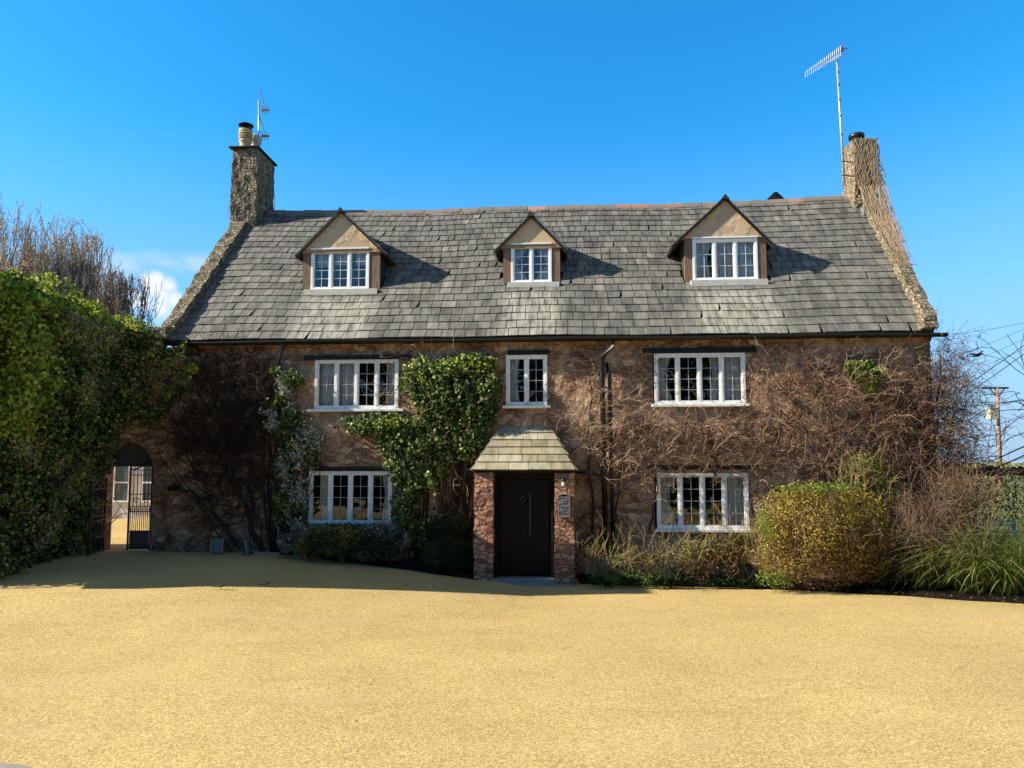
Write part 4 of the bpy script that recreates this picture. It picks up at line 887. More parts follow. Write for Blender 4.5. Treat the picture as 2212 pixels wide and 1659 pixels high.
# bare creepers on the facade
def creeper(label, cat, base, blobs, n, mats, seeds=None, L=(.25, .8), r=(.0028, .0055), vr=(-.05, -.3), arch=.5, leavesn=0, lm=None, lsize=.03):
    t = thing('bare_creeper', label, cat, base, True); FB = facblobs(blobs, .2)
    w = np.array([b[3]*b[5] for b in FB]); w = w/w.sum(); sets = [[] for _ in mats]; ends = []
    for k in range(n):
        b = FB[RNG.choice(len(FB), p=w)]; q = unit(RNG.normal(size=2))*math.sqrt(RNG.uniform()); u = b[0]+q[0]*b[3]; z = b[2]+q[1]*b[5]; v = RNG.uniform(vr[1], vr[0])
        th = RNG.uniform(0, 2*math.pi); d = (math.cos(th), RNG.normal()*.35, abs(math.sin(th))*.7+.1); l = RNG.uniform(*L)
        P, rr = walk((u, v, z), d, l, .06, .26, RNG.uniform(*r), .0022, (0, 0, -arch*RNG.uniform(0, 2.5)))
        P[:, 1] = np.minimum(P[:, 1], -.02); i = RNG.integers(len(mats)); sets[i].append((P, rr)); ends.append(P)
        for _ in range(RNG.integers(1, 4)):
            j = RNG.integers(1, len(P)); P2, r2 = walk(P[j], unit(P[j]-P[j-1])+RNG.normal(size=3)*.8, l*.35, .05, .25, .0035, .002); P2[:, 1] = np.minimum(P2[:, 1], -.02); sets[i].append((P2, r2))
    for m_, st, nm in zip(mats, sets, ('twigs', 'red_twigs', 'dark_twigs', 'more_twigs')):
        if st: tubes(nm, st, m_, t)
    if seeds:
        st = []
        for x0, y0, x1, y1, r0 in seeds:
            a = fac(x0, y0); b = fac(x1, y1); nn = 18; tt = np.linspace(0, 1, nn)[:, None]
            Pp = np.array([[a[0], -.06, a[1]]])*(1-tt)+np.array([[b[0], -.08, b[1]]])*tt; Pp = Pp+np.cumsum(RNG.normal(size=(nn, 3))*[.03, .01, .02], 0); Pp[:, 1] = np.clip(Pp[:, 1], -.2, -.03); st.append((Pp, np.linspace(r0, r0*.45, nn)))
        tubes('stems', st, M_TWIGD, t, 6)
    if leavesn:
        E = np.concatenate(ends); E = E[RNG.integers(0, len(E), leavesn)]+RNG.normal(size=(leavesn, 3))*.02; leaves('leaves', E, lsize, lm, t, (0, -1, .2), 1.1, .8)
    return t
creeper('bare pale creeper tangled round the black downpipe right of the porch', 'creeper', (fac(1290, 1200)[0], 0, .1),
        [(1290, 830, 40, 50), (1300, 900, 80, 60), (1340, 960, 90, 60), (1240, 930, 50, 35), (1330, 1030, 70, 35), (1380, 900, 50, 50)], 240, [M_TWIGL, M_TWIGL], [(1290, 1180, 1290, 800, .03), (1330, 1180, 1360, 900, .02), (1270, 950, 1120, 1060, .012)])
creeper('bare brown creeper spreading below the upper right window', 'creeper', (fac(1520, 1100)[0], 0, .3),
        [(1520, 920, 120, 30), (1520, 960, 150, 45), (1450, 1000, 100, 40), (1600, 990, 90, 40), (1420, 1040, 50, 45), (1600, 1030, 50, 30)], 400, [M_TWIGL, M_TWIGR, M_TWIGD], [(1540, 1030, 1540, 930, .025), (1400, 1150, 1440, 930, .018), (1540, 990, 1650, 900, .015), (1540, 960, 1430, 900, .015), (1250, 1120, 1420, 1010, .014)], leavesn=1500, lm=L_BROWN, lsize=.022)
creeper('dense bare creeper covering the right end of the wall above the round shrub', 'creeper', (fac(1850, 1200)[0], 0, .2),
        [(1690, 800, 60, 45), (1700, 880, 80, 60), (1790, 830, 90, 50), (1760, 950, 130, 80), (1860, 900, 110, 90), (1960, 850, 65, 95), (1960, 960, 75, 90), (1850, 1010, 120, 50), (1650, 850, 40, 60), (1990, 1050, 50, 70)], 1150, [M_TWIGR, M_TWIGL, M_TWIGR, M_TWIGD],
        [(1900, 1250, 1890, 850, .04), (1930, 1250, 1950, 820, .035), (1860, 1200, 1780, 860, .03), (1960, 1250, 2010, 800, .03), (1800, 1150, 1700, 830, .022), (1880, 1000, 1660, 800, .018)], vr=(-.04, -.38), leavesn=2600, lm=L_BROWN, lsize=.026)
creeper('unruly bare creeper billowing past the right corner of the cottage', 'creeper', (fac(2010, 1200)[0], 0, .2),
        [(2045, 800, 35, 60), (2055, 880, 45, 70), (2060, 960, 50, 60), (2075, 1020, 50, 40), (2020, 920, 40, 130), (2085, 850, 22, 50), (2050, 920, 40, 120)], 1050, [M_TWIGR, M_TWIGR, M_TWIGD], [(2000, 1220, 2030, 760, .03), (2010, 1220, 2060, 900, .02)], L=(.4, 1.1), vr=(.5, -.4), arch=1.0, leavesn=1800, lm=L_BROWN, lsize=.035)
creeper('dark leafless vine stems spread over the shaded wall beside the arch', 'creeper', (fac(470, 1180)[0], 0, .4),
        [(480, 800, 90, 50), (500, 900, 90, 80), (440, 960, 80, 80), (520, 1000, 70, 90), (540, 850, 50, 80), (480, 1080, 80, 60), (410, 900, 40, 90)], 1050, [M_TWIGD, M_TWIGD], [(560, 1190, 420, 760, .028), (540, 1190, 580, 780, .03), (580, 1190, 450, 930, .022), (520, 1190, 380, 860, .02), (590, 1190, 500, 770, .02), (560, 1190, 600, 1000, .02), (540, 1190, 400, 1000, .02), (500, 1190, 360, 960, .018), (590, 1190, 540, 760, .022), (400, 1060, 590, 1090, .02)], L=(.4, 1.2), r=(.005, .011), vr=(-.02, -.08))
creeper('thin straggling bare vines hanging between the green ivy and the porch', 'creeper', (fac(990, 1240)[0], 0, .1),
        [(990, 1010, 30, 60), (1010, 1080, 20, 60), (1035, 970, 25, 40), (930, 840, 120, 80)], 120, [M_TWIGL, M_TWIGR], [(1000, 1240, 1000, 950, .012)], L=(.3, .9))
creeper('thin dead vines trailing under the eaves above the upper right window', 'creeper', (fac(1700, 760)[0], 0, fac(1700, 760)[1]), [(1700, 755, 60, 15), (1400, 800, 30, 30), (1200, 790, 30, 20), (1830, 765, 60, 12), (1180, 870, 50, 20)], 90, [M_TWIGR, M_TWIGD], L=(.2, .6), vr=(-.02, -.06))

# vine stems wrapped over the right chimney and down the verge
vn = thing('chimney_vine', 'dense tan vine stems wrapped over the right chimney and running down the verge', 'creeper', (8.2, 2.5, rz(2.5)), True)
lines = []
def vc(t):                # centre line of the vine bed: chimney top to half way down the verge (u, v, z), half-width
    K = [(0, CR[0]+.30, 3.25, CR[2]-.02, .24), (.2, CR[0]+.31, 3.24, CR[2]-.6, .26), (.42, CR[0]+.38, 3.20, CR[2]-1.25, .28), (.55, 8.40, 2.86, rz(2.86)+.28, .24), (.75, 8.32, 2.15, rz(2.15)+.27, .19), (1, 8.20, 1.25, rz(1.25)+.25, .13)]
    ts = [k[0] for k in K]; return [np.interp(t, ts, [k[i] for k in K]) for i in range(1, 5)]
for k in range(130):
    s = RNG.uniform(-1, 1); a = RNG.uniform(0, .6) if k > 90 else RNG.uniform(0, .08); b = min(1, a+RNG.uniform(.25, 1)); ph = RNG.uniform(0, 6.28); fr_ = RNG.uniform(8, 20); P_ = []
    for t in np.arange(a, b, .02):
        u, v, z, hwid = vc(t); ss = s+.30*math.sin(ph+fr_*t)+.12*math.sin(2.3*fr_*t+ph); P_.append((u+hwid*ss, v-.03-.03*RNG.uniform(), z+.01*math.sin(ph+9*t)))
    if len(P_) > 2: lines.append((np.array(P_), np.linspace(RNG.uniform(.007, .013), .005, len(P_))))
for k in range(0):        # left face of the stack and stray shoots
    z0 = RNG.uniform(CR[2]-1.3, CR[2]-.1); v0 = RNG.uniform(3.3, 4.2); P_, r_ = walk((CR[1]+.02, v0, z0), (RNG.normal()*.1, RNG.normal()*.2, -1), .8, .06, .12, .012, .006); P_[:, 0] = np.maximum(P_[:, 0], CR[1]+.0); lines.append((P_, r_))
for k in range(40):
    t = RNG.uniform(.5, 1.0); u, v, z, hwid = vc(min(1, t)); vv = v-(t-1)*3 if t > 1 else v
    P_, r_ = walk((u+hwid-.08, vv, z-.06), (1, -.2, RNG.normal()*.6), RNG.uniform(.12, .35), .05, .3, .006, .003, (0, 0, -1)); lines.append((P_, r_))
tubes('stems', lines, M_VINE, vn, 4)
vl = thing('chimney_vine', 'short dead vine stems clinging to the left chimney', 'creeper', (CL[0], 3.2, 8.4), True); lines = []
for k in range(70):
    onf = RNG.uniform() < .4; z0 = RNG.uniform(8.0, CL[2]-.05)
    if onf: p = (RNG.uniform(CL[0], CL[1]), 3.23, z0); P_, r_ = walk(p, (RNG.normal()*.6, 0, -1), RNG.uniform(.2, .7), .05, .2, .010, .005); P_[:, 1] = 3.225-.02*RNG.uniform(); P_[:, 0] = np.clip(P_[:, 0], CL[0]-.03, CL[1]+.03)
    else: p = (CL[1]+.03, RNG.uniform(3.25, 4.3), z0); P_, r_ = walk(p, (0, RNG.normal()*.3, -1), RNG.uniform(.4, 1.2), .06, .12, .014, .006); P_[:, 0] = CL[1]+.035; P_[:, 1] = np.clip(P_[:, 1], 3.25, 4.35)
    P_[:, 2] = np.maximum(P_[:, 2], 7.9); lines.append((P_, r_))
tubes('stems', lines, M_VINE, vl, 4)

# ================================================================== SHRUBS
def gp(dx, dy, z=0.): r = np.array(px_dir(dx, dy)); return EYEP+r*((z-EYE)/r[2])
def shrub(name, label, cat, Y, blobs, n, size, mat, twigs=0, tm=None, shell=.5, thr=-.35, clump=2.5, extra=(), jit=1.0, group=None, twl=(.3, .6)):
    bl = []; sc = Y/F_PX*1024/2212
    for x, y, rx, ry, *o in blobs:
        c = at(x, y, Y+(o[0] if o else 0)); bl.append((c[0], c[1], c[2], rx*sc, (o[1] if len(o) > 1 else min(rx, ry)*sc*.8), ry*sc))
    cx = np.mean([b[0] for b in bl]); g0 = float(gz(cx, Y)); t = thing(name, label, cat, (cx, Y, g0), group=group)
    if n:
        P = ell(bl, n, shell, clump, 23, thr); P = P[P[:, 2] > g0+.03]; c = np.array([cx, Y, np.mean([b[2] for b in bl])]); Bv = unit(P-c)+np.array([0, -.3, .3]); leaves('foliage', P, size, mat, t, Bv, jit, .7)
    for nm, b2, n2, s2, m2 in extra:
        bb = [(*at(x, y, Y-.1), rx*sc, .3, ry*sc) for x, y, rx, ry in b2]; P = ell(bb, n2, .3, clump, 29, thr); P = P[P[:, 2] > g0+.02]; leaves(nm, P, s2, m2, t, (0, -1, .5), 1.1, .7)
    if twigs:
        lines = []
        for k in range(twigs):
            b = bl[RNG.integers(len(bl))]; q = RNG.uniform(-.8, .8); p0 = (b[0]+q*b[3]*.7, b[1]+RNG.uniform(-.5, .5)*b[4], max(g0, b[2]-b[5]*RNG.uniform(.3, 1))); d = (q*.7+RNG.normal()*.3, RNG.normal()*.3-.15, 1)
            bush(lines, p0, d, RNG.uniform(*twl), .07, .14, RNG.uniform(.004, .009), 2, 2, .55, shrink=.6, rmin=.0028)
        tubes('twigs', lines, tm, t)
    return t
shrub('round_shrub', 'large rounded golden green shrub in front of the right end of the cottage', 'shrub', 12.9, [(1775, 1155, 140, 112, .25, .75), (1740, 1130, 110, 95, .1, .7), (1840, 1140, 85, 95, .3, .6), (1700, 1190, 70, 70, 0, .5), (1860, 1200, 65, 60, .2, .5)], 26000, .034, L_GOLD, 240, M_TWIGR, .62, -.4, 4, [('green_tips', [(1760, 1055, 100, 14), (1650, 1140, 12, 50), (1670, 1250, 40, 20)], 1500, .034, L_GREEN), ('brown_leaves', [(1780, 1190, 130, 80)], 4500, .03, L_BROWN)])
shrub('shrub', 'taller loose green shrub rising behind the round golden shrub', 'shrub', 13.5, [(1870, 1020, 55, 45), (1900, 1070, 55, 40), (1840, 1040, 40, 30)], 3600, .034, L_OLIVE, 40, M_TWIGY, .35, -.3)
shrub('bare_shrub', 'reddish brown leafless thicket at the right corner of the cottage', 'shrub', 12.9, [(1990, 1110, 60, 90), (2060, 1080, 55, 80), (1960, 1180, 45, 70), (2080, 1130, 50, 50), (2040, 1180, 60, 60), (2100, 1070, 40, 50)], 4500, .024, L_BROWNB, 260, M_TWIGR2, .2, -.4, twl=(.35, .75))
shrub('bare_shrub', 'yellow twigged leafless bush just right of the porch', 'shrub', 13.55, [(1290, 1200, 40, 50), (1350, 1200, 50, 50), (1410, 1210, 45, 45), (1460, 1205, 40, 45)], 1500, .03, L_OLIVE, 75, M_TWIGY, .2, -.2, twl=(.35, .7), extra=[('ground_foliage', [(1320, 1250, 50, 10), (1400, 1250, 70, 14)], 1200, .04, L_GREEN)])
shrub('shrub', 'low straggly green shrub under the lower right window', 'shrub', 13.5, [(1560, 1190, 60, 34), (1610, 1180, 30, 30), (1500, 1200, 40, 40), (1600, 1230, 50, 30), (1590, 1165, 40, 16)], 4600, .036, L_OLIVE, 60, M_TWIGY, .3, -.15, extra=[('brown_leaves', [(1560, 1220, 90, 40)], 2600, .03, L_BROWN)])
shrub('low_shrub', 'dark leaved low plants along the front of the right bed', 'shrub', 13.2, [(1330, 1255, 70, 12), (1440, 1255, 60, 14), (1560, 1258, 60, 12), (1620, 1262, 30, 14)], 2600, .045, L_DARK, 20, M_TWIGD, .2, -.4)
shrub('variegated_shrub', 'low white variegated shrub under the lower left window', 'shrub', 14.35, [(650, 1155, 45, 30), (820, 1155, 50, 32), (860, 1170, 28, 26), (620, 1165, 22, 30), (770, 1185, 60, 30), (660, 1195, 30, 16)], 9500, .032, L_VAR, 30, M_TWIGD, .5, -.2, extra=[('dark_leaves', [(740, 1165, 130, 36), (820, 1180, 60, 34)], 5000, .045, L_DARK)])
shrub('golden_shrub', 'clipped shrub with orange yellow leaves among white variegated foliage', 'shrub', 14.1, [(700, 1170, 62, 32), (735, 1160, 45, 28), (680, 1185, 40, 22)], 8000, .03, L_VARY, 10, M_TWIGD, .6, -.3, extra=[('dark_leaves', [(700, 1175, 62, 30)], 1500, .035, L_DARK)])
shrub('topiary', 'rounded dark green clipped shrub behind and above its neighbour left of the porch', 'shrub', 14.25, [(975, 1130, 38, 26), (960, 1150, 30, 24)], 7000, .022, L_DARK, 0, None, .85, -2)
shrub('topiary', 'larger block shaped dark green clipped shrub beside the porch pillar', 'shrub', 14.0, [(968, 1195, 50, 38), (945, 1200, 32, 34), (995, 1200, 30, 36)], 9000, .022, L_DARK, 0, None, .85, -2)

def grass_clump(label, c, n, L, spread, mat, droop=1.0):
    t = thing('grass_clump', label, 'ornamental grass', c, group='ornamental grasses by the drive'); V = []; F = []; c = np.array(c, float)
    for k in range(n):
        th = RNG.uniform(0, 6.283); r0 = spread*math.sqrt(RNG.uniform())*.8; p = c+np.array([r0*math.cos(th), r0*math.sin(th)*.6, 0]); out = np.array([math.cos(th), math.sin(th)*.7, 0])+RNG.normal(size=3)*.25; out[2] = 0
        l = L*RNG.uniform(.55, 1.1); w = RNG.uniform(.010, .020); up = RNG.uniform(1.4, 3.2); m = 7; s = len(V); sd = unit(np.cross(out, [0, 0, 1.]))+RNG.normal(size=3)*.3; d = unit(out+np.array([0, 0, up]))
        for i in range(m):
            ww = w*(1-(i/(m-1))**2)+.0008; V.append(p+sd*ww/2); V.append(p-sd*ww/2)
            p = p+d*l/(m-1); d = unit(d+np.array([0, 0, -.30*droop*RNG.uniform(.5, 1.5)])+out*.06)
            if p[2] < c[2]+.01: p[2] = c[2]+.01
        F += [(s+2*i, s+2*i+1, s+2*i+3, s+2*i+2) for i in range(m-1)]
    mesh_obj('blades', V, np.array(F), mat, t); return t
L_GRASS = leafmat('grass_blade', [(0, (.06, .09, .02)), (.4, (.14, .20, .04)), (.8, (.28, .34, .08)), (1, (.46, .42, .20))], .3)
L_GRASSD = leafmat('grass_blade_dark', [(0, (.02, .035, .012)), (.5, (.06, .08, .025)), (1, (.30, .25, .10))], .25)
for lab, x, y, n, L_, sp, m in (('tall bright green arching grass clump at the right edge of the drive', 2135, 1285, 1300, 1.85, .6, L_GRASS), ('bright green grass clump cut by the right edge of the picture', 2215, 1290, 900, 1.6, .55, L_GRASS),
                                ('darker green drooping grass clump left of the bright one', 2020, 1280, 800, 1.3, .6, L_GRASSD), ('low dark grass clump nearest the round golden shrub', 1935, 1275, 380, .9, .35, L_GRASSD), ('bleached straw coloured grass clump behind the bright clump', 2100, 1265, 260, 1.9, .3, L_BROWN)):
    p = gp(x, y); grass_clump(lab, (p[0], p[1]+.22, .04), n, L_, sp, m)

# far hedge and land on the right
def hedge(label, x0, x1, Y, z1, n, size, mat, name='hedge', cat='hedge', dep=.8, seed=5, extra=None):
    t = thing(name, label, cat, ((x0+x1)/2, Y, 0)); P = np.stack([RNG.uniform(x0, x1, n), RNG.uniform(Y-dep/2, Y+dep/2, n), RNG.uniform(0, 1, n)], 1)
    hh = z1*(1+.10*fn(P*np.array([1, 0, 0]), .9, seed)); P[:, 2] = hh*np.where(RNG.uniform(size=n) < .35, RNG.uniform(.9, 1, n), P[:, 2]); P[:, 1] += .2*fn(P, 1.5, seed+1); k = fn(P, 2.2, seed+2) > -.55
    leaves('foliage', P[k], size, mat, t, (-.3, -1, .5), 1.0, .8)
    lines = []
    for q in range(int((x1-x0)*9)):
        bush(lines, (RNG.uniform(x0, x1), Y+RNG.uniform(-.3, .3), z1*RNG.uniform(0, .6)), (RNG.normal()*.3, -.2, 1), z1*.4, .15, .15, .012, 2, 2, .5)
    tubes('branches', lines, M_TWIGD, t); return t
hedge('dark green field hedge behind the thicket at the right edge', 8.6, 18, 19.2, 2.1, 14000, .06, L_HEDGE)
hedge('low pale bramble hedge along the far field on the right', 10, 34, 30, 2.1, 9000, .10, L_SEED, 'bramble_hedge', 'hedge', 1.5, 9)
ch_ = thing('blue_bench', 'turquoise painted bench half hidden behind the grasses at the right edge', 'bench', (*at(2165, 1150, 18.2)[:2], 0)); b = at(2165, 1148, 18.2); M_TURQ = simple('turquoise_paint', (.03, .25, .30), .5)
g = MB(); g.box((b[0]-.5, b[1]-.2, b[2]-.02), (b[0]+.55, b[1]+.25, b[2]+.02)); g.build('seat', M_TURQ, ch_, bevel=.005)
for z in (.10, .19): g = MB(); g.box((b[0]-.5, b[1]+.3, b[2]+z), (b[0]+.55, b[1]+.33, b[2]+z+.06)); g.build('back_slat', M_TURQ, ch_)
for x in (-.45, .5):
    for y in (-.15, .3): g = MB(); g.box((b[0]+x-.025, b[1]+y-.025, .0), (b[0]+x+.025, b[1]+y+.025, b[2]-.021 if y < 0 else b[2]+.28)); g.build('leg', M_TURQ, ch_)

# ================================================================== TREES
def tree(name, label, base, H_, mat, nb=5, depth=5, spread=.42, r=.14, leafn=0, lm=None, lsize=.06, group=None, lean=(0, 0), rmin=.012, nb2=3, first=.35, cat='tree', wide=None):
    t = thing(name, label, cat, base, group=group); lines = []; base = np.array(base, float)
    P, rr = walk(base, (lean[0], lean[1], 1), H_*first, .3, .05, r, r*.7); tubes('trunk', [(P, rr)], mat, t, 8)
    for k in range(nb):
        th = k*2.4+RNG.uniform(0, 1); i = len(P)-1-RNG.integers(0, max(1, len(P)//2)) if k else len(P)-1
        bush(lines, P[i], (math.cos(th)*(1.0 if wide else .55)+lean[0], math.sin(th)*(1.0 if wide else .55)+lean[1], 1), H_*(.34 if wide else .26), .22, .12 if wide else .09, r*.5, depth-1, nb2, spread, (0, 0, .03), shrink=.74, rmin=rmin)
    if wide:
        A_ = np.concatenate([l[0] for l in lines]); kz = (H_-(P[-1][2]-base[2]))/(np.percentile(A_[:, 2], 96)-P[-1][2]); kx = wide/np.percentile(np.abs(A_[:, 0]-base[0]), 97)
        for l in lines: l[0][:, 2] = P[-1][2]+(l[0][:, 2]-P[-1][2])*kz; l[0][:, :2] = base[:2]+(l[0][:, :2]-base[:2])*kx
        lines = [l for l in lines if l[0][:, 2].max() < H_*1.04]
    tubes('crown', lines, mat, t, 3)
    if leafn:
        E = np.concatenate([l[0] for l in lines if l[1][0] < r*.28]); E = E[RNG.integers(0, len(E), leafn)]+RNG.normal(size=(leafn, 3))*.06; leaves('leaves', E, lsize, lm, t, (0, -.3, 1), 1.2, .8)
    return t
L_BUD = leafmat('bud', [(0, (.20, .13, .06)), (1, (.42, .30, .15))], .3)
L_SPRUCE = leafmat('small_dark_leaf', [(0, (.02, .03, .015)), (1, (.06, .07, .03))], .2)
for lab, dx, dtop, Y, m, ln, lm, sp, wd, nn in (('tan bare tree with budding twigs at the far left behind the ivy', 30, 478, 26, M_BARKT, 14000, L_BUD, .6, 2.3, 12), ('brownish leafless tree second from the left behind the ivy', 120, 520, 27, M_BARKT, 7000, L_BUD, .6, 1.9, 11),
                                        ('leafless tree with grey brown branches between the tan and the dark tree', 178, 572, 26, M_BARK, 1200, L_BUD, .6, 1.2, 8), ('small dark twiggy tree nearest the cottage gable behind the ivy', 228, 608, 24, M_BARK, 4500, L_SPRUCE, .6, 1.2, 8)):
    p = at(dx, dtop, Y); tree('tree', lab, (p[0], Y, 0), p[2], m, nn//2+1, 6, sp, .16, ln, lm, .065, 'bare trees behind the outbuilding', rmin=.008, wide=wd, first=.38, nb2=4)
tree('bare_tree', 'dark leafless tree reaching in from the right edge of the picture', (11.3, 13.6, 0), 6.3, M_TWIGD, 6, 5, .55, .10, 60, L_BROWN, .05, lean=(-.08, 0), rmin=.006, first=.2)
# unseen trees added behind the camera, mirrored in the window panes and shading the forecourt from half the sky
n_ = 9000; P = np.stack([RNG.uniform(-24, 34, n_), RNG.uniform(-13, -8, n_), RNG.uniform(0, 1, n_)], 1); P[:, 2] *= 11.5+3.0*fn(P*np.array([1, 0, 0]), .25, 91)+1.2*fn(P*np.array([1, 1, 0]), .8, 92)
tl_ = thing('sky_blocking_trees', 'dark line of tall evergreen trees added out of view behind the camera to block sky light', 'trees', (5, -10, 0)); leaves('foliage', P, .75, L_DARK, tl_, (0, 1, .3), 1., .9); tl_['kind'] = 'stuff'
# ================================================================== POLE, WIRES, AERIALS
M_POLE = simple('pole_wood', (.36, .20, .14), .9, var=.25, sc=2)
Yp = 66.; pb = at(2159, 1005, Yp); pt_ = at(2154, 838, Yp); tp = thing('telegraph_pole', 'brown wooden power pole with crossarm and pale transformer box in the field on the right', 'power pole', (pb[0], Yp, 0))
g = MB(); g.tube([(pb[0], Yp, 0), (pt_[0], Yp, pt_[2])], [.2, .13], 10); g.build('pole', M_POLE, tp, True)
g = MB(); g.bar((at(2121, 840, Yp)[0], Yp, pt_[2]), (at(2178, 842, Yp)[0], Yp, pt_[2]), .16); g.bar((pt_[0]-.7, Yp, pt_[2]), (pt_[0], Yp, pt_[2]-.9), .07); g.bar((pt_[0]+.7, Yp, pt_[2]), (pt_[0], Yp, pt_[2]-.9), .07); g.build('crossarm', M_TWIGD, tp)
tb = at(2143, 895, Yp-.4); g = MB(); g.box((tb[0]-.4, Yp-.75, tb[2]-.45), (tb[0]+.4, Yp-.15, tb[2]+.5)); g.box((tb[0]-.46, Yp-.8, tb[2]+.5), (tb[0]+.46, Yp-.1, tb[2]+.58)); tr_ = g.build('transformer', simple('cream_steel', (.62, .52, .38), .5), tp, bevel=.05)
for k in (-.25, 0, .25): g = MB(); g.lathe((tb[0]+k, Yp-.45, tb[2]+.58), [(.05, 0), (.08, .06), (.05, .1), (.08, .16), (.03, .24)], 8); g.build('insulator', M_BLACK, tr_)
def wire(label, a, b, Ya, Yb, r, sagm, grp='overhead wires crossing the sky on the right'):
    P0 = at(a[0], a[1], Ya); P1 = at(b[0], b[1], Yb); t = np.linspace(0, 1, 24)[:, None]; P_ = P0*(1-t)+P1*t; P_[:, 2] -= sagm*4*(t*(1-t))[:, 0]
    o = tubes('wire', [(P_-P0, r)], M_IRON, None, 4); o.location = P0; BASE[o.name] = P0; return tag(o, label, 'wire', grp)
for lab, a, b, Ya, Yb, r in (('topmost thin overhead wire right of the gutter end', (2010, 727), (2330, 668), 24, 22, .006), ('second thin wire from the top on the right', (2020, 783), (2330, 655), 26, 24, .006),
                             ('third thin wire down on the right', (2020, 808), (2330, 676), 27, 25, .006), ('fourth thin wire down on the right', (2030, 822), (2330, 700), 28, 26, .006),
                             ('upper of the two thick crossing cables', (2010, 880), (2330, 655), 24, 20, .011), ('lower of the two thick crossing cables', (2020, 893), (2330, 672), 24, 20, .011),
                             ('level wire just below the pole crossarm', (2000, 869), (2380, 862), 64, 67, .015), ('lowest level wire crossing the pole', (2000, 935), (2380, 939), 66, 66, .015)):
    wire(lab, a, b, Ya, Yb, r, .12)
# tall aerial on the right chimney
M_STEEL = simple('galvanised_steel', (.50, .50, .52), .4, .5)
v_ = 3.2; P0 = px(1824, 400, v_); P1 = px(1808, 130, v_); ta = thing('tv_aerial', 'tall pale mast with a long slanting aerial strapped to the right chimney', 'aerial', P0, True)
g = MB(); g.tube([P0, P1], [.03, .024], 8); mast = g.build('mast', M_STEEL, ta, True)
for f in (.12, .25, .4, .55, .68, .8, .9): g = MB(); q = Vector(P0).lerp(Vector(P1), f); g.tube([(q.x, q.y, q.z-.02), (q.x, q.y, q.z+.02)], .034, 8); g.build('collar', M_BRONZE, mast)
bA, bB = Vector(px(1741, 160, v_-.5)), Vector(px(1822, 106, v_+.1)); g = MB(); g.tube([bA, bB], .010, 6); bm = g.build('boom', M_STEEL, ta)
for k in range(18):
    f = k/17*.93; q = bA.lerp(bB, f); h = .085+.06*f; g = MB(); g.tube([(q.x-.02, q.y, q.z-h), (q.x, q.y-.0, q.z+h*.9)], .006, 5); g.build('element', M_STEEL, bm)
g = MB(); q0 = bA.lerp(bB, .42); g.tube([q0+Vector((0, 0, -.06)), Vector(P1)+Vector((0, 0, .02)), bB+Vector((.0, 0, -.10))], .008, 6); g.build('stay', M_STEEL, bm)
g = MB(); q = bB; g.tube([q+Vector((0, 0, -.25)), q+Vector((0, 0, .22))], .008, 5); g.tube([q+Vector((-.09, 0, -.22)), q+Vector((-.09, 0, .18))], .007, 5); g.box((q.x-.07, q.y-.04, q.z-.05), (q.x-.01, q.y+.02, q.z+.04)); g.tube([q+Vector((-.1, 0, .02)), q+Vector((.12, 0, 0))], .012, 5); g.build('reflector', M_TWIGR, bm)
for y in (350, 380):
    a = px(1820, y, v_+.02); g = MB(); g.tube([(a[0]-.03, v_-.03, a[2]), (a[0]+.25, v_+.02, a[2]-.01), (a[0]+.5, 3.24, a[2]-.16 if y == 350 else a[2]+.05)], .012, 6); g.build('bracket', M_IRON, ta)
# small double aerial on the left chimney
v_ = 3.75; P0 = px(559, 335, v_); P1 = px(559, 216, v_); tl = thing('tv_aerial', 'thin mast with two small aerials on the left chimney', 'aerial', P0, True)
g = MB(); g.tube([P0, P1], .018, 8); mast = g.build('mast', M_STEEL, tl, True)
for (x0, y0, x1, y1) in ((561, 190, 574, 238), (560, 252, 574, 294)):
    a, b = Vector(px(x0, y0, v_)), Vector(px(x1, y1, v_)); g = MB(); g.tube([a, b], .011, 5); bo = g.build('boom', M_TWIGR, tl)
    for k in range(4): q = b+Vector(((k-1.5)*.055, 0, 0)); g = MB(); g.tube([q+Vector((0, 0, -.12)), q+Vector((.0, 0, .11))], .006, 5); g.build('element', M_TWIGR, bo)
    g = MB(); g.box((b.x-.11, b.y-.015, b.z-.02), (b.x+.09, b.y+.015, b.z+.02)); g.tube([(P0[0], v_, b.z+.14), (b.x-.05, v_, b.z+.02)], .008, 5); g.build('bracket', M_TWIGR, bo)
bd = at(2112, 770, 20); 
def bird(label, P, s, m, fly=False, rz_=0):
    t = thing('bird', label, 'bird', P); P = np.array(P, float); c = P+np.array([0, 0, .0 if fly else .045*s])
    g = MB(); g.tube([c+np.array(q)*s for q in ((-.075, 0, .0), (-.05, 0, .008), (-.02, 0, .012), (.015, 0, .02), (.035, 0, .03), (.05, 0, .034), (.066, 0, .03))], [.003*s, .012*s, .021*s, .022*s, .015*s, .013*s, .002*s], 8); b = g.build('body', m, t, True)
    g = MB(); g.box(c+np.array([-.13, -.008, -.004])*s, c+np.array([-.06, .008, .004])*s); g.build('tail', M_BLACK, t)
    if fly:
        for sd in (-1, 1): g = MB(); g.add([c+np.array(q)*s for q in ((.02, 0, .02), (.0, sd*.10, .06), (-.03, sd*.17, .04), (-.03, sd*.08, .03), (-.03, 0, .015))], [(0, 1, 2, 3, 4)]); o = g.build('wing', m, t); o.modifiers.new('s', 'SOLIDIFY').thickness = .003
    else:
        for sd in (-1, 1): g = MB(); g.tube([c+np.array([0, sd*.008, -.01])*s, P+np.array([.005, sd*.008, 0])*s], .0018*s, 5); g.build('leg', M_BLACK, t)
    return t
bird('small dark bird flying near the wires on the right', bd, 2.2, M_BLACK, True)
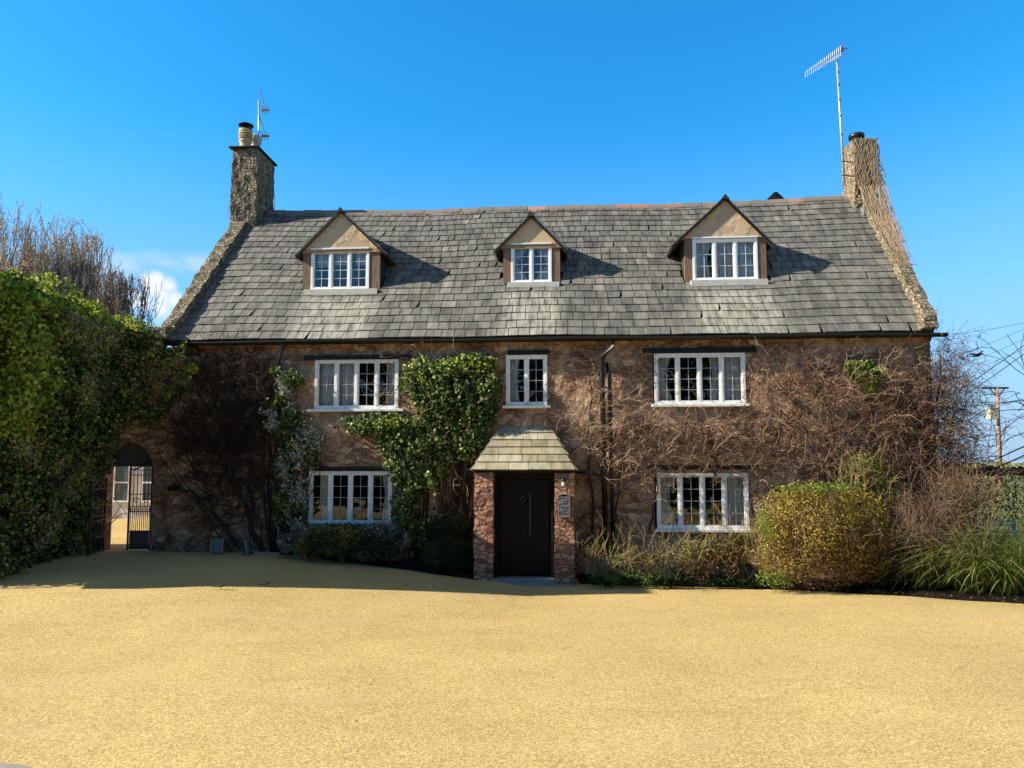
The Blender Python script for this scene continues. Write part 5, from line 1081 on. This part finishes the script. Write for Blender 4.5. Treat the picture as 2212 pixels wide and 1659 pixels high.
for lab, x, y in (('small dark bird with a pale patch standing on the shaded drive, left of the other', 478, 1258), ('small dark bird standing on the shaded drive, right of the other', 576, 1258)):
    p = gp(x, y, .2); z = float(gz(p[0], p[1])); p = gp(x, y, z); bird(lab, (p[0], p[1], float(gz(p[0], p[1]))), 1.0, M_DECK)

# ================================================================== SMALL THINGS BY THE DOOR
la = Vector(px(1217, 1046, pf-.06)); lt = thing('wall_lantern', 'small black wall lantern with clear bulb on the right porch pillar', 'lantern', la, True)
g = MB(); g.lathe(la+Vector((0, 0, .055)), [(.055, 0), (.06, .005), (.045, .035), (.015, .055), (.006, .075)]); g.build('lantern_cap', M_IRON, lt, True)
g = MB(); g.lathe(la, [(.025, -.045), (.034, -.03), (.038, .0), (.036, .054)]); g.build('lamp_glass', simple('milky_glass', (.6, .6, .58), .25), lt, True)
g = MB(); 
for k in range(4): t = k*1.57+.78; g.tube([la+Vector((.042*math.cos(t), .042*math.sin(t), .056)), la+Vector((.032*math.cos(t), .032*math.sin(t), -.05))], .004, 5)
g.lathe(la+Vector((0, 0, -.06)), [(.02, 0), (.034, .01), (.034, .016)]); g.build('cage', M_IRON, lt, True)
g = MB(); g.tube([la+Vector((0, .07, .02)), la+Vector((0, .03, .10)), la+Vector((0, 0, .115))], .007, 6); g.build('bracket', M_IRON, lt, True)
a = px(1206, 1116, pf-.02); b = px(1231, 1072, pf-.02); mbx = thing('letter_box', 'grey metal letter box with curved lid and raised horn emblem on the right porch pillar', 'letter box', ((a[0]+b[0])/2, pf, a[2]), True)
M_PEWT = simple('pewter', (.30, .31, .32), .45, .6, var=.3, sc=20); M_PEWTD = simple('dark_pewter', (.10, .105, .11), .5, .5)
f0 = pf-.10; g = MB(); g.box((a[0], f0, a[2]), (b[0], pf+.02, b[2])); bx = g.build('box', M_PEWTD, mbx, bevel=.004)
cx_ = (a[0]+b[0])/2; hwb = (b[0]-a[0])/2; g = MB(); n = 12
Vv = []
for i in range(n+1):
    x = -1.22+2.44*i/n; z = b[2]+.035*math.cos(x*math.pi/2.44)**1.0+.0*x; Vv += [(cx_+x*hwb, f0-.02, z), (cx_+x*hwb, pf+.02, z), (cx_+x*hwb, f0-.02, z+.012), (cx_+x*hwb, pf+.02, z+.012)]
g.add(Vv, [q for i in range(n) for q in ((4*i+2, 4*i+6, 4*i+7, 4*i+3), (4*i, 4*i+1, 4*i+5, 4*i+4), (4*i, 4*i+4, 4*i+6, 4*i+2))]); g.build('lid', M_PEWT, mbx)
g = MB(); hb = b[2]-a[2]
for (x0, x1, z0, z1) in ((0, 1, .0, .06), (0, 1, .50, .54), (0, .07, 0, 1), (.93, 1, 0, 1), (0, 1, .93, 1)): g.box((a[0]+x0*2*hwb, f0-.006, a[2]+z0*hb), (a[0]+x1*2*hwb, f0-.0005, a[2]+z1*hb))
g.build('trim', M_PEWT, mbx)
g = MB(); g.box((cx_-hwb*.6, f0-.008, a[2]+.80*hb), (cx_+hwb*.6, f0-.0005, a[2]+.86*hb)); g.build('slot_flap', M_PEWT, mbx)
g = MB()
for (zz_, w2) in ((.66, .75), (.30, .7)):
    zc = a[2]+zz_*hb; g.tube([(cx_+hwb*w2*math.cos(t)*(1-.25*math.sin(2*t)), f0-.004, zc+hb*.085*math.sin(t)+.006*math.cos(3*t)) for t in np.linspace(0, 2*math.pi, 22)], .005, 5); g.tube([(cx_-hwb*w2*.6, f0-.004, zc-.01), (cx_-.01, f0-.004, zc+.022), (cx_+.01, f0-.004, zc-.018), (cx_+hwb*w2*.6, f0-.004, zc+.012)], .005, 5)
g.build('horn_emblem', M_PEWT, mbx, True)

# chairs by the dark wall at the left
M_SLING = simple('grey_green_mesh_fabric', (.12, .15, .14), .8, var=.1)
def chair(label, c, yaw, tilt, k=.45):
    t = thing('garden_chair', label, 'chair', c, group='garden chairs by the shaded wall'); t.rotation_euler = (0, 0, yaw); t.scale = (k, k, k); c = np.array(c, float)
    bk = MB(); w, n = .46, 8; V = []
    for i in range(n+1):
        s = i/n; z = .06+.62*s; y = .02+tilt*s+.05*math.sin(s*3.0)
        for x in (-w/2, w/2): V += [(c[0]+x, c[1]+y, c[2]+z)]
    bk.add(V, [(2*i, 2*i+1, 2*i+3, 2*i+2) for i in range(n)]); o = bk.build('backrest', M_SLING, t, True); o.modifiers.new('s', 'SOLIDIFY').thickness = .02
    g = MB(); g.box(c+np.array([-w/2, .05, .06]), c+np.array([w/2, .35, .085])); g.build('seat', M_SLING, t, bevel=.01)
    for x in (-w/2-.012, w/2+.012):
        g = MB(); g.tube([c+np.array([x, .02, .0]), c+np.array([x, .03, .1]), c+np.array([x, .02+tilt*.5+.05, .4]), c+np.array([x, .02+tilt, .70])], .012, 6); g.build('frame', M_STEEL, t, True)
        g = MB(); g.tube([c+np.array([x, .35, .0]), c+np.array([x, .34, .08])], .012, 6); g.build('leg', M_STEEL, t, True)
    return t
p = at(474, 1184, 14.75); chair('grey green low folding chair facing the drive by the shaded wall', (p[0], 14.6, float(gz(p[0], 14.6))), .25, .10)
p = at(548, 1186, 14.75); chair('grey folding chair turned edge on beside the other chair', (p[0], 14.6, float(gz(p[0], 14.6))), 1.35, .12)
g = MB(); a = at(512, 1196, 14.75); b = at(592, 1196, 14.75); g.box((a[0], 14.7, a[2]-.08), (b[0]-.15, 14.83, a[2]+.03)); g.box((b[0]-.145, 14.7, a[2]-.08), (b[0]+.12, 14.83, a[2]+.02)); o = g.build('kerb_stone', simple('pale_concrete', (.30, .29, .27), .9, bump=.004), None, base=(a[0], 14.7, a[2]-.08), bevel=.01); tag(o, 'low pale concrete kerb in front of the garden chairs', 'kerb')

# bits of leaf litter on the drive
P = np.stack([RNG.uniform(-8, 9, 260), RNG.uniform(6, 13.4, 260), np.zeros(260)], 1); P[:, 2] = gz(P[:, 0], P[:, 1])+.006
o = leaves('leaf_litter', P, .022, L_BROWN, None, (0, 0, 1), .25, .6, .5); o['kind'] = 'stuff'
E2 = np.concatenate([np.stack([RNG.uniform(1.3, 8.5, 900), np.zeros(900), np.zeros(900)], 1), np.stack([RNG.uniform(-4.6, -.7, 500), np.zeros(500), np.zeros(500)], 1)])
fr = np.where(E2[:, 0] > 0, np.interp(E2[:, 0], [1.2, 2, 4.45, 6.2, 8.0, 12], [13.75, 13.62, 13.22, 12.6, 11.8, 10.3]), np.interp(E2[:, 0], [-4.8, -3.6, -2, -.6], [14.86, 14.55, 14.1, 13.62]))
E2[:, 1] = fr+np.abs(RNG.normal(size=len(E2)))*.25-.06; E2[:, 2] = gz(E2[:, 0], E2[:, 1])+.03+.03*RNG.uniform(size=len(E2))
o = leaves('bed_litter', E2, .026, L_BROWNB, None, (0, 0, 1), .8, .7, .5); o['kind'] = 'stuff'
